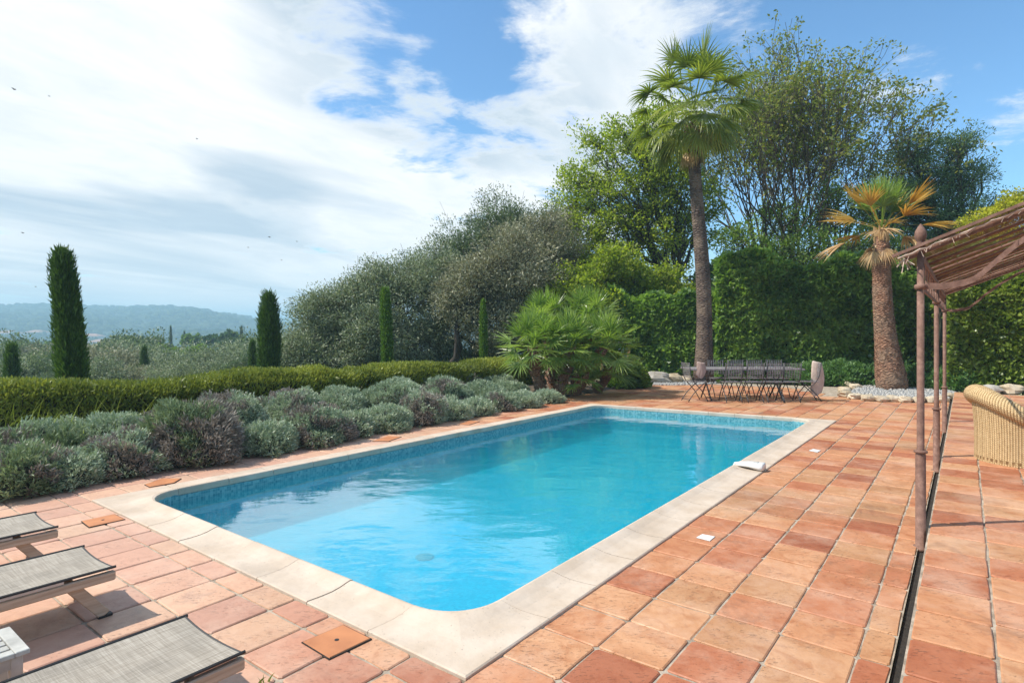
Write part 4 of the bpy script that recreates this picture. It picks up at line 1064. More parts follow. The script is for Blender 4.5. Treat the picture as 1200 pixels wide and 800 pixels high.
def palm_short():
    base = D(1046, 458, 16.6); base[2] = 0; root = empty('short_fan_palm', base, 'short stout fan palm with yellowing fronds in a stone edged bed', 'palm tree')
    rg = np.random.default_rng(72); top = D(1033, 280, 16.6); pts = []; K = 14
    for i in range(K + 1):
        t = i / K; p = base * (1 - t) + top * t; p[0] -= .10 * math.sin(math.pi * t); pts.append(p)
    rad = [.39, .39, .365, .325, .295, .275, .26, .25, .245, .24, .23, .225, .22, .20, .16]
    tb = MB(); tb.tube(pts, rad, 24); tb.build('trunk', M['palmbark2'], root, True)
    bt = MB()
    for i in range(900):
        t = rg.random(); k = t * K; j = min(int(k), K - 1); p0 = pts[j] * (1 - (k - j)) + pts[j + 1] * (k - j); rr = rad[j] * (1 - (k - j)) + rad[j + 1] * (k - j)
        an = rg.random() * 6.283; d = np.array([math.cos(an), math.sin(an), 0]); tg = np.array([-d[1], d[0], 0])
        p = p0 + d * (rr - .01); w = .035 + .03 * rg.random(); hgt = .05 + .05 * rg.random(); o_ = .018 + .02 * rg.random()
        bt.add([p - tg * w, p + tg * w, p + tg * w * .4 + d * o_ + [0, 0, hgt], p - tg * w * .4 + d * o_ + [0, 0, hgt]], [(0, 1, 2, 3)], rg.random())
    bt.build('leaf_scars', M['palmbark2'], root)
    bt = MB(); cr = pts[-1]
    for i in range(70):
        an = rg.random() * 6.283; z = -.25 + .4 * rg.random(); d = np.array([math.cos(an), math.sin(an), 0]); p = cr + d * .11 + [0, 0, z]; e = p + d * .08 + np.array([0, 0, .22]); bt.tube([p, e], [.05, .012], 4)
    bt.build('leaf_boots', M['frond_dead'], root)
    hub = cr + np.array([0, 0, .25])
    for i in range(9):
        an = i * 2.39996; el = R(86 - 4.0 * i); d = np.array([math.cos(an) * math.cos(el), math.sin(an) * math.cos(el), math.sin(el)])
        frond(root, rg, hub, d, .92, .62 + .12 * rg.random(), M['frond_fan'], droop=.10, n=26, span=1.25, wid=.05, fold=.3)
    for i in range(17):
        an = i * 2.39996 + .5; el = R(58 - 3.6 * i + rg.normal(0, 5)); d = np.array([math.cos(an) * math.cos(el), math.sin(an) * math.cos(el), math.sin(el)])
        frond(root, rg, hub, d, .82 + .1 * rg.random(), .75 + .25 * rg.random(), M['frond_yellow'] if i < 12 else M['frond_dead'], droop=.15 + .035 * i, n=22, span=.85, wid=.05, fold=.3)
    for i in range(6):
        an = i * 1.05 + .2; el = R(-25 - 30 * rg.random()); d = np.array([math.cos(an) * math.cos(el), math.sin(an) * math.cos(el), math.sin(el)])
        frond(root, rg, hub + [0, 0, -.15], d, .55, .3 + .3 * rg.random(), M['frond_dead'], droop=.9, n=18, span=1.3, wid=.04)
palm_short()
def fan_clump():
    gk = 'multi stemmed fan palms at the far left corner of the pool'
    heads = [((633, 455, 15.0), (625, 408, 14.6), 'leftmost, leaning on a short brown trunk', 1.0), ((655, 458, 14.9), (668, 408, 14.8), 'with bent trunk in the middle of the clump', 1.0),
             ((672, 460, 15.2), (708, 408, 15.0), 'rightmost, spreading low', 1.0), ((650, 452, 16.0), (640, 378, 16.0), 'tallest, at the back left', .95), ((675, 455, 16.2), (688, 378, 16.0), 'high one at the back right', 1.0),
             ((668, 462, 15.2), (680, 442, 14.8), 'small low one at the foot', .7), ((700, 455, 15.8), (716, 430, 15.6), 'low one at the right edge', .8)]
    for i, (b, t, lab, sc) in enumerate(heads):
        base = D(*b); base[2] = 0; top = D(*t); rg = np.random.default_rng(80 + i)
        root = empty('bushy_fan_palm', base, f'bushy green fan palm, {lab}', 'palm tree', gk)
        tb = MB(); pts = branchpts(base, top, rg, 5, .05); tb.tube(pts, [.10, .11, .115, .12, .12, .09], 10)
        for q in range(160):
            k = rg.random() * 4.9; j = int(k); p0 = pts[j] * (1 - k + j) + pts[j + 1] * (k - j); an = rg.random() * 6.283; d = np.array([math.cos(an), math.sin(an), 0])
            p = p0 + d * .10; tb.tube([p, p + d * .07 + np.array([0, 0, .09])], [.03, .008], 3)
        tb.build('trunk', M['palmbark2'], root)
        nf = int(34 * sc)
        for q in range(nf):
            tt = (q + .5) / nf; el = R(85 - 112 * tt); an = q * 2.39996 + rg.normal(0, .2); d = np.array([math.cos(an) * math.cos(el), math.sin(an) * math.cos(el), math.sin(el)])
            frond(root, rg, top, d, (.50 + .1 * rg.random()) * sc, (.48 + .15 * rg.random()) * sc, M['frond_fan'], droop=.12 + .3 * tt, n=20, span=1.75, wid=.034, fold=.25)
fan_clump()

# ================================================================== SUN LOUNGERS
def lounger_proto():
    root = empty('sun_lounger', (0, 0, 0), 'x', 'sun lounger', 'sun loungers at the foot of the pool')
    Wl, Lx, zt = .27, -1.98, .29
    fr = MB()
    for s in (-1, 1):
        fr.box((Lx / 2, s * (Wl - .02), zt - .050), (-Lx, .035, .052), bev=.006)
    for x in (-.20, -.9, Lx + .05): fr.box((x, 0, zt - .07), (.06, 2 * Wl - .08, .03), bev=.004)
    fr.build('frame', M['teak'], root, local=True)
    for x, dx in ((-.21, .17), (Lx + .28, -.12)):
        for s in (-1, 1):
            lg = MB(); y = s * (Wl - .02)
            ax = np.array([dx, 0, -(zt - .07)]); l = np.linalg.norm(ax); az = -ax / l; axx = np.cross([0, 1, 0], az)
            c = np.array([x, y, zt - .07]) + ax * .5 + np.array([0, -s * .037, .006])
            lg.box(c + [0, 0, .008], (.062, .035, l), [axx, (0, 1, 0), az], .005); l_ = lg.build('leg', M['teak'], root, local=True)
            ft = MB(); ft.box(np.array([x + dx, y - s * .037, .008]), (.07, .037, .014)); ft.build('foot_pad', M['black'], l_, local=True)
    # sling: flat part and raised back
    def sheet(x0, x1, z0, z1, sag, nx=14, ny=10, endcurve=0):
        vs = []; fs = []
        for i in range(nx + 1):
            for j in range(ny + 1):
                t = i / nx; q = j / ny * 2 - 1
                x = x0 + (x1 - x0) * t; z = z0 + (z1 - z0) * t - sag * (1 - q * q) * (.45 + .55 * math.sin(math.pi * min(1, t * 1.2 + .1)))
                if endcurve: x -= endcurve * (1 - q * q) * (1 - t) ** 3
                vs.append((x, q * (Wl - .012), z))
        k = ny + 1
        for i in range(nx):
            for j in range(ny): fs.append((i * k + j, i * k + j + 1, i * k + k + j + 1, i * k + k + j))
        return vs, fs
    sl = MB(); sl.add(*sheet(-.012, -1.25, zt, zt, .009, endcurve=.012)); so_ = sl.build('sling', M['sling'], root, True, local=True)
    bk = MB(); bk.add(*sheet(-1.26, -1.92, zt, zt + .38, .02)); bk.build('backrest_sling', M['sling'], root, True, local=True)
    pp = MB()
    for s in (-1, 1):
        pp.tube([(-.0, s * (Wl - .006), zt + .0), (-1.25, s * (Wl - .006), zt)], .008, 6)
        pp.tube([(-1.26, s * (Wl - .006), zt), (-1.92, s * (Wl - .006), zt + .38)], .008, 6)
    pp.build('edge_piping', M['black'], root, local=True)
    al = MB()
    for s in (-1, 1): al.box((-.70, s * (Wl - .001), zt - .012), (.9, .006, .014))
    al.box((-.85, -Wl - .002, zt - .014), (.30, .014, .016))
    al.build('side_rail', M['alu'], root, local=True)
    ep = MB(); ep.tube([(-.012 - .012 * (1 - q * q), q * (Wl - .012), zt - .003 - .009 * (1 - q * q) * .6) for q in np.linspace(-1, 1, 11)], .006, 6); ep.build('end_hem', M['black'], root, local=True)
    return root
lp = lounger_proto()
for i, (u, v, da, lab) in enumerate(((-.79, -.81, 0, 'grey mesh sun lounger nearest the camera, at the bottom left corner'), (-.765, -2.285, -.6, 'middle grey mesh sun lounger, just beyond the small slatted table'),
                                     (-.735, -3.40, -1, 'farthest grey mesh sun lounger, next to the lavender bed'))):
    o = lp if i == 0 else copy_tree(lp); o.location = W(u, v, .002); o.rotation_euler.z = AN + R(da); o['label'] = lab

def side_table():
    c = D(-6, 762, 1); root = empty('slatted_side_table', W(-1.54, -1.44, 0), 'small bleached wooden slatted table between two sun loungers', 'side table'); root.rotation_euler.z = AN
    hx, hy, z = .20, .155, .29
    fr = MB(); fr.box((hx - .025, 0, z), (.05, 2 * hy, .022), bev=.003); fr.box((-hx + .025, 0, z), (.05, 2 * hy, .022), bev=.003)
    fr.box((0, hy - .025, z - .0), (2 * hx - .102, .05, .021), bev=.003); fr.box((0, -hy + .025, z), (2 * hx - .102, .05, .021), bev=.003)
    for s in (-1, 1): fr.box((s * (hx - .035), 0, z - .04), (.02, 2 * hy - .08, .05)); fr.box((0, s * (hy - .035), z - .04), (2 * hx - .08, .02, .05))
    fr.build('top_frame', M['greywood'], root, local=True)
    for k in range(3): s = MB(); s.box((0, -hy + .0955 + k * .0600, z - .002), (2 * hx - .104, .046, .016), bev=.002); s.build('slat', M['greywood'], root, local=True)
    for sx in (-1, 1):
        for sy in (-1, 1): l = MB(); l.box((sx * (hx - .04), sy * (hy - .04), z / 2 - .008), (.042, .042, z - .016), bev=.003); l.build('leg', M['greywood'], root, local=True)
side_table()

# ================================================================== WICKER ARMCHAIR
def wicker_chair():
    cx, cy_, z0 = 5.86, 6.78, .162
    root = empty('wicker_armchair', (cx, cy_, z0), 'round woven straw tub armchair with thick rolled rim on the raised terrace', 'armchair')
    A0 = R(160)                                   # the back faces this way
    n = 72
    def rimz(th): c = math.cos(th); return .38 + .37 * max(0, (c + .3) / 1.3) ** 1.2
    def surf(fn, nu, nv, name, th0=-math.pi, th1=math.pi, closed=False, per=.45):
        vs = []; fs = []; uv = []
        for i in range(nu + 1):
            th = th0 + (th1 - th0) * i / nu
            for j in range(nv + 1): p, a, b = fn(th, j / nv); vs.append(p); uv.append((a, b))
        k = nv + 1
        for i in range(nu):
            for j in range(nv): fs.append((i * k + j, i * k + k + j, i * k + k + j + 1, i * k + j + 1))
        me = bpy.data.meshes.new(name); me.from_pydata(vs, [], fs); me.materials.append(M['wicker'])
        l = me.uv_layers.new(name='UVMap')
        for lp_ in me.loops: l.data[lp_.index].uv = uv[lp_.vertex_index]
        me.polygons.foreach_set('use_smooth', np.ones(len(me.polygons), bool))
        o = bpy.data.objects.new(name, me); C.objects.link(o); o.parent = root; return o
    def outer(th, t):
        z = t * rimz(th); r = .455 - .015 * math.sin(math.pi * t) + .03 * t; a = A0 + th
        r += .004 * math.sin(th * 55)
        return (r * math.cos(a), r * math.sin(a), z), th * .47, z
    surf(outer, 144, 14, 'shell')
    def inner(th, t):
        z = .26 + t * (rimz(th) - .26); r = .365 + .02 * t; a = A0 + th
        return (r * math.cos(a), r * math.sin(a), z), th * .38, z
    surf(inner, 96, 8, 'inner_back')
    def seat(th, t):
        r = .375 * t; a = A0 + th; return (r * math.cos(a), r * math.sin(a), .285 - .02 * t * t), r, th * .2
    surf(seat, 48, 8, 'seat')
    def rim(th, t):
        b = 2 * math.pi * t; c = math.cos(th); rr = .105; zc = rimz(th) + .012
        r = .445 + rr * 1.08 * math.cos(b); a = A0 + th
        return (r * math.cos(a), r * math.sin(a), zc + rr * math.sin(b) * 1.0 + .0025 * math.sin(th * 70)), .15 * t * 3.7, th * .52
    def rim2(th, t):
        p, u_, v_ = rim(th, t); return p, v_, u_
    surf(rim2, 144, 20, 'rolled_rim')
    bs = MB(); bs.lathe([(.0, .0), (.44, 0), (.455, .02), (.455, .05), (0, .05)], 48); o = bs.build('base_ring', M['wicker'], root, local=True)
wicker_chair()

# ================================================================== PERGOLA
def pergola():
    p1 = (3.42, 6.56, 10.0); vP = 1.61; EZ = 2.24; SL = .40
    root = empty('iron_pergola', W(p1[0], vP, 0), 'rusty iron pergola with a sloping woven reed roof and slim posts', 'pergola')
    def Q(u, t, dz=0.0): return W(u, vP + t, EZ + SL * t + dz)
    for i, u in enumerate(p1):
        pb = MB(); x, y, _ = W(u, vP)
        pb.lathe([(.055, -.03), (.055, .0), (.035, .006), (.035, .70), (.032, .715), (.028, .72), (.0255, .73), (.0245, EZ + .04)], 16, (x, y, 0))
        o = pb.build('post', M['rust'], root, True)
        rb = MB()
        rb.lathe([(.03, 1.97), (.041, 1.975), (.044, 1.99), (.041, 2.005), (.03, 2.01)], 16, (x, y, 0)); rb.lathe([(.03, .715), (.046, .72), (.046, .735), (.03, .74)], 16, (x, y, 0))
        rb.build('collar', M['rust'], o, True)
        if i == 0:
            fb = MB(); fb.lathe([(.02, EZ + .02), (.03, EZ + .075), (.022, EZ + .09), (.026, EZ + .10), (.036, EZ + .12), (.041, EZ + .145), (.037, EZ + .175), (.022, EZ + .205), (.009, EZ + .225), (.002, EZ + .235)], 18, (x, y, 0)); fb.build('finial', M['rust'], o, True)
    for u in (p1[0], p1[1], p1[2]):
        x, y, _ = W(u, vP + 3.05); pb = MB(); pb.lathe([(.041, .165), (.041, .9), (.0265, .93), (.0265, EZ + SL * 3.0)], 14, (x, y, 0)); pb.build('rear_post', M['rust'], root, True)
    bm = MB()
    u0, u1 = p1[0], p1[2]; T1_ = 3.1
    an = math.atan(SL); az = np.array([CV[0] * math.cos(an), CV[1] * math.cos(an), math.sin(an)]); au = np.array([CU[0], CU[1], 0]); ay = np.cross(az, au)
    for u in (u0, u1): m_ = np.array(Q(u, T1_ / 2 - .05, .02)); bm.box(m_, ((T1_ + .1) / math.cos(an), .035, .05), [az, au, ay])
    m_ = np.array(Q((u0 + u1) / 2, 0, -.02)); bm.box(m_, (u1 - u0 - .06, .035, .05), [au, (CV[0], CV[1], 0), (0, 0, 1)])
    m_ = np.array(Q((u0 + u1) / 2, 0, -.25)); bm.box(m_, (u1 - u0 - .06, .014, .03), [au, (CV[0], CV[1], 0), (0, 0, 1)])
    m_ = np.array(Q((u0 + u1) / 2, T1_, -.02)); bm.box(m_, (u1 - u0, .035, .05), [au, (CV[0], CV[1], 0), (0, 0, 1)])
    bm.build('frame', M['rust'], root)
    # little struts in the eave frieze
    for u in np.arange(u0 + .3, u1 - .1, .42): sb_ = MB(); sb_.tube([Q(u, 0, -.24), Q(u + .2, 0, -.04)], .007, 5); sb_.tube([Q(u + .2, 0, -.24), Q(u, 0, -.04)], .007, 5); sb_.build('crossed_strut', M['rust'], root)
    for u in np.arange(u0 + .47, u1 - .2, .47):
        r_2 = MB(); r_2.tube([Q(u, -.02, .0), Q(u, T1_, .0)], .0125, 6); r_2.build('rafter', M['rust'], root, True)
    rm = MB(); rg = np.random.default_rng(9)
    for u in np.arange(u0 - .08, u1 + .12, .040):
        if rg.random() < .06: continue
        a, b, c = np.array(Q(u, -.07 - rg.random() * .03, .034)), np.array(Q(u + rg.normal(0, .006), 1.5, .03)), np.array(Q(u + rg.normal(0, .008), T1_, .034)); wv = au * (.0085 + .003 * rg.random())
        rm.add([a - wv, a + wv, b + wv, b - wv, c + wv, c - wv], [(0, 1, 2, 3), (3, 2, 4, 5)], rg.random())
        rm.add([a - wv + ay * .008, a + wv + ay * .008, b + wv + ay * .008, b - wv + ay * .008, c + wv + ay * .008, c - wv + ay * .008], [(3, 2, 1, 0), (5, 4, 2, 3)], rg.random())
    for t in np.arange(.2, T1_, .34):
        rm.tube([Q(u0 - .08, t, .028), Q(u1 + .1, t, .028)], .004, 4)
    rm.build('reed_roof', M['reed'], root)
    # edge roll: bundled reeds and frayed binding along the near verge
    eb = MB(); m_ = np.array(Q(u0 - .06, T1_ / 2 - .08, .062)); eb.box(m_, ((T1_ + .2) / math.cos(an), .03, .022), [az, au, ay]); eb.build('verge_batten', M['rust'], root)
    fb = MB(); q = []
    for i, t in enumerate(np.linspace(-.14, T1_, 70)): q.append(np.array(Q(u0 - .085 + .006 * math.sin(i * 1.9), t, .024 + .006 * math.sin(i * 2.7))))
    fb.tube(q, .007, 5)
    for i in range(90):
        t = rg.random() * T1_ - .1; a = np.array(Q(u0 - .085, t, .02)); fb.tube([a, a + rg.normal(0, .02, 3) + [0, 0, -.02]], .0025, 3)
    for i in range(26):
        a = np.array(Q(u0 + rg.random() * .12 - .08, -.10, .01)); fb.tube([a, a + rg.normal(0, .03, 3) + [0, 0, -.07 * rg.random()]], .004, 3)
    fb.build('frayed_binding', M['fringe'], root)
    # S shaped flat braces
    for u in (u0, u1):
        pts = [(.02, -.25), (.14, -.27 - .04), (.32, -.25 - .128 + .03), (.52, -.17 - .05), (.75, -.09 - .02), (1.0, -.05)]
        q = [Q(u, t, dz) for t, dz in pts]; br = MB(); prev = None; vs = []; fs = []
        qq = []
        for i in range(len(q) - 1):
            for k in range(4): a = k / 4; qq.append(np.array(q[i]) * (1 - a) + np.array(q[i + 1]) * a)
        qq.append(np.array(q[-1])); sm = [qq[0]] + [(qq[i - 1] + qq[i] * 2 + qq[i + 1]) / 4 for i in range(1, len(qq) - 1)] + [qq[-1]]
        for i, p in enumerate(sm):
            for a, b in ((-1, -1), (1, -1), (1, 1), (-1, 1)): vs.append(p + au * a * .006 + np.array([0, 0, b * .024]))
        for i in range(len(sm) - 1):
            for k in range(4): j = (k + 1) % 4; fs.append((i * 4 + k, i * 4 + j, i * 4 + 4 + j, i * 4 + 4 + k))
        br.add(vs, fs); br.build('curved_brace', M['rust'], root)
pergola()

# ================================================================== DINING SET
def folding_chair(name='folding_iron_chair'):
    """faces +y, back at -y; wrought iron with lattice back and seat"""
    root = empty(name, (0, 0, 0), 'x', 'chair', 'iron chairs round the long table')
    w = .20
    def curve(p0, p1, bow, n=6):
        p0 = np.array(p0); p1 = np.array(p1); return [p0 * (1 - t) + p1 * t + np.array([0, bow * math.sin(math.pi * t), 0]) for t in np.linspace(0, 1, n + 1)]
    for s in (-1, 1):
        l = MB(); l.tube(curve((s * w, .22, .0), (s * w, -.14, .47), .04) + [(s * w, -.21, .62), (s * w, -.25, .92)], .011, 6); l.build('rear_frame', M['iron'], root, True, True)
        l = MB(); l.tube(curve((s * (w - .022), -.26, .0), (s * (w - .022), .18, .46), -.05), .011, 6); l.build('leg', M['iron'], root, True, True)
    st = MB()
    for i in range(9): x = -.185 + i * .0463; st.box((x, .0, .462), (.022, .40, .008))
    for y in (-.19, -.06, .07, .19): st.box((0, y, .470), (.39, .022, .006))
    st.build('seat', M['irontop'], root, local=True)
    bk = MB(); n_ = 7
    for i in range(n_): x = -.175 + i * .35 / (n_ - 1); bk.tube([(x, -.19, .56), (x, -.235, .90)], .0075, 4)
    for k in range(8): t = k / 7; bk.tube([(-.198, -.19 - .045 * t, .56 + .34 * t), (.198, -.19 - .045 * t, .56 + .34 * t)], .006, 4)
    bk.build('backrest', M['irontop'], root, local=True)
    cr_ = MB(); cr_.tube([(-w, .21, .05), (w, .21, .05)], .008, 5); cr_.tube([(-w + .02, -.24, .05), (w - .02, -.24, .05)], .008, 5); cr_.build('stretcher', M['iron'], root, local=True)
    return root
TX0, TX1, TY0, TY1 = 4.22, 6.92, 14.0, 14.85
def dining():
    rt = empty('dining_table', ((TX0 + TX1) / 2, (TY0 + TY1) / 2, 0), 'long grey iron table with lattice top on two crossed trestles', 'table')
    tp = MB(); cx, cy_ = (TX0 + TX1) / 2, (TY0 + TY1) / 2
    tp.box((cx, TY0 + .02, .745), (TX1 - TX0, .04, .035)); tp.box((cx, TY1 - .02, .745), (TX1 - TX0, .04, .035))
    tp.box((TX0 + .02, cy_, .745), (.04, TY1 - TY0 - .082, .034)); tp.box((TX1 - .02, cy_, .745), (.04, TY1 - TY0 - .082, .034))
    for x in np.arange(TX0 + .07, TX1 - .05, .05): tp.box((x, cy_, .752), (.03, TY1 - TY0 - .09, .008))
    for y in np.arange(TY0 + .12, TY1 - .1, .1): tp.box((cx, y, .745), (TX1 - TX0 - .09, .02, .006))
    tp.build('tabletop', M['irontop'], rt)
    for x in (TX0 + .5, TX1 - .5):
        lg = MB(); lg.tube([(x, TY0 + .05, .01), (x, cy_, .40), (x, TY1 - .08, .72)], .018, 6); lg.tube([(x, TY1 - .05, .01), (x + .003, cy_, .40), (x, TY0 + .08, .72)], .018, 6)
        lg.tube([(x, TY0 + .08, .72), (x, TY1 - .08, .72)], .015, 6)
        lg.build('trestle', M['iron'], rt, True)
    br = MB(); br.tube([(TX0 + .5, cy_, .40), (cx, cy_, .66), (TX1 - .5, cy_, .40)], .012, 6); br.build('brace', M['iron'], rt, True)
    ch = folding_chair(); first = True
    front = [(856.5, 'first'), (881, 'second'), (904.5, 'third'), (924, 'fourth')]
    def put(x, y, rz, lab):
        nonlocal first
        o = ch if first else copy_tree(ch); first = False
        o.location = (x, y, .002); o.rotation_euler.z = rz; o['label'] = lab; return o
    for px, n in front: x = (px - 600) / F0 * 13.9; put(x, 13.92, R(-2 + 3 * (px % 2)), f'iron chair with lattice back on the pool side of the table, {n} from the left')
    for px, n in ((843, 'first'), (866, 'second'), (889, 'third'), (912, 'fourth')): x = (px - 600) / F0 * 15.0; put(x, 15.0, R(180 + 3 * (px % 2)), f'iron chair on the hedge side of the table, {n} from the left')
    e1 = put(TX0 + .12, 14.05, R(-80), 'iron chair at the left end of the table under a pinkish cloth')
    e2 = put(TX1 + .10, 14.1, R(80), 'iron chair at the right end of the table under a long beige cloth')
    # cloths
    def cloth(name, cx, cy2, wd, z0, z1, dpt, mat, lab, bulge, seed, ax=(0, 1)):
        rg = np.random.default_rng(seed); b = MB(); vs = []; fs = []; n, m = 10, 12
        for i in range(m + 1):
            t = i / m; z = z1 + (z0 - z1) * t
            for k in range(n * 2):
                a = 2 * math.pi * k / (n * 2); r_x = dpt * (.80 + .2 * t) * (1 + .10 * math.sin(a * 3 - t * 5)) * (1 + bulge * .5 * math.sin(math.pi * t)); r_y = wd * (1 + .55 * math.sin(a * 9 + t * 2) * (.3 + .7 * t))
                if i == 0: r_x *= .92; r_y *= .3
                x = cx + math.cos(a) * r_x + .035 * math.sin(math.pi * t) - .03 * t; y = cy2 + math.sin(a) * r_y; vs.append((x, y, z + (.05 * math.sin(a * 2 + seed) * t * t) - .05 * (math.cos(a) + 1) * .5 * (i == 0)))
        k2 = n * 2
        for i in range(m):
            for k in range(k2): j = (k + 1) % k2; fs.append((i * k2 + k, i * k2 + j, i * k2 + k2 + j, i * k2 + k2 + k))
        fs.append(tuple(range(k2 - 1, -1, -1)))
        o = b.add(vs, fs).build(name, M[mat], None, True); tag(o, lab, 'cloth')
    cloth('draped_cloth', TX0 + .24, 14.02, .045, .58, .94, .11, 'cloth2', 'short pinkish cloth folded over the left end chair', .2, 1)
    cloth('draped_cloth', TX1 + .33, 14.1, .05, .16, .95, .135, 'cloth', 'long beige cloth hanging over the right end chair', .5, 2)
dining()

# ================================================================== STONES, GRAVEL, GATE
def rock(label, c, sx, sy, sz, seed, mat='rock', group=None, rz=0, name='rock'):
    rg = np.random.default_rng(seed); b = MB(); n, m = 14, 8; vs = []; fs = []
    for i in range(m + 1):
        ph = math.pi * i / m
        for k in range(n):
            a = 2 * math.pi * k / n; d = np.array([math.sin(ph) * math.cos(a), math.sin(ph) * math.sin(a), math.cos(ph)])
            d = np.sign(d) * np.abs(d) ** .8
            l = 1 + .5 * (float(vnoise(d[0] * 1.5 + seed * 3.1, d[1] * 1.5 + d[2] * 1.9, seed)) - .5) + .10 * (float(vnoise(d[0] * 4 + seed, d[1] * 4 + d[2] * 5, seed + 3)) - .5)
            x, y = d[0] * sx * l, d[1] * sy * l
            vs.append((c[0] + x * math.cos(rz) - y * math.sin(rz), c[1] + x * math.sin(rz) + y * math.cos(rz), c[2] + sz * (.85 + d[2] * l)))
    for i in range(m):
        for k in range(n): j = (k + 1) % n; fs.append((i * n + k, i * n + n + k, i * n + n + j, i * n + j))
    o = b.add(vs, fs).build(name, M[mat]); o.location = (0, 0, 0); tag(o, label, 'rock', group); return o
g = G(771, 449); rock('largest flat topped boulder left of the tall palm', (g[0], g[1] + .3, 0), .52, .35, .19, 1, 'rockgrey')
g = G(792, 449); rock('squat pale boulder between the largest boulder and the tall palm', (g[0], g[1] + .3, 0), .28, .25, .15, 2)
g = G(807, 449); rock('small yellowish boulder touching the tall palm trunk', (g[0], g[1] + .3, 0), .20, .2, .12, 3)
g = G(747, 449); rock('low grey stone at the far left of the boulders', (g[0], g[1] + .2, 0), .22, .2, .09, 4, 'rockgrey')
g = G(1010, 454); rock('pale boulder behind the short palm on its left', (g[0] - .1, g[1] + .5, 0), .2, .2, .10, 5)
g = G(1168, 462, .16); rock('white grey rock behind the wicker armchair, left one', (g[0], g[1] + .2, .14), .24, .22, .13, 6, 'rockgrey')
g = G(1192, 462, .16); rock('tan rock behind the wicker armchair, right one', (g[0], g[1] + .2, .14), .26, .22, .14, 7)
front = [(993, 465), (1005, 468), (1021, 470), (1036, 471), (1050, 471), (1064, 472), (1080, 472), (1094, 472), (1107, 471), (1117, 468)]
for i, (px, py) in enumerate(front):
    g = G(px, py); hw = 7.5 / F0 * g[1]
    rock(f'orange tan edging stone of the palm bed, {ORD[i]} from the left', (g[0], g[1] + .1, -.01), hw * 1.02, .13, .085, 20 + i, 'rock', 'stones edging the palm bed')
for i, (px, py) in enumerate([(990, 460), (1003, 456)]):
    g = G(px, py); rock(f'pale edging stone on the left side of the palm bed, {("nearer", "farther")[i]} one', (g[0], g[1], -.01), .16, .16, .09, 40 + i, 'rock', 'stones edging the palm bed')
def gravel(name, poly, n, seed, z=.02, size=.035):
    rg = np.random.default_rng(seed); P_ = np.array(poly); x0, y0 = P_.min(0); x1, y1 = P_.max(0); out = []
    def ins(x, y):
        c = False; j = len(poly) - 1
        for i in range(len(poly)):
            if (poly[i][1] > y) != (poly[j][1] > y) and x < (poly[j][0] - poly[i][0]) * (y - poly[i][1]) / (poly[j][1] - poly[i][1]) + poly[i][0]: c = not c
            j = i
        return c
    b = MB()
    b.add([(x, y, z - .02) for x, y in poly], [tuple(range(len(poly)))])
    while len(out) < n:
        x, y = x0 + rg.random() * (x1 - x0), y0 + rg.random() * (y1 - y0)
        if ins(x, y): out.append((x, y))
    for x, y in out:
        s = size * (.5 + rg.random()); a = rg.random() * 3; h = s * .8
        vs = [(x + math.cos(a + k * 1.2566) * s, y + math.sin(a + k * 1.2566) * s * .7, z - .01) for k in range(5)] + [(x + math.cos(a + k * 1.2566) * s * .6, y + math.sin(a + k * 1.2566) * s * .45, z - .01 + h) for k in range(5)]
        b.add(vs, [(5, 6, 7, 8, 9)] + [(k, (k + 1) % 5, 5 + (k + 1) % 5, 5 + k) for k in range(5)], rg.random())
    o = b.build(name, M['whitegravel']); o['kind'] = 'stuff'
gravel('white_gravel', [tuple(G(*q)[:2]) for q in ((990, 464), (1015, 468), (1060, 470), (1112, 469), (1122, 463), (1105, 456), (1060, 452), (1005, 454))], 1500, 1, z=.05)
gravel('white_gravel', [tuple(G(*q)[:2]) for q in ((742, 450), (775, 451.5), (815, 451), (840, 449), (836, 446.5), (780, 446.5), (744, 446.5))], 1100, 2, z=.02)
def gate():
    Yg = 20.2; c = D(724, 440, Yg); root = empty('garden_gate', (c[0], c[1], -.05), 'small grey gate with ochre wooden frame half hidden by the fan palms', 'gate')
    z1 = D(724, 403, Yg)[2]; x0 = D(707, 400, Yg)[0]; x1 = D(735, 400, Yg)[0]
    MB().box(((x0 + x1) / 2, Yg, z1 / 2 - .04), (x1 - x0, .03, z1 - .12)).build('panel', M['greypanel'], root)
    b = MB(); b.box((x1 + .05, Yg, z1 / 2), (.09, .09, z1), bev=.008); b.box((x0 - .05, Yg, z1 / 2), (.09, .09, z1), bev=.008); b.build('post', M['wood'], root)
    MB().box(((x0 + x1) / 2, Yg, z1 + .04), (x1 - x0 + .25, .12, .07), bev=.01).build('top_rail', M['darkbark'], root)
gate()

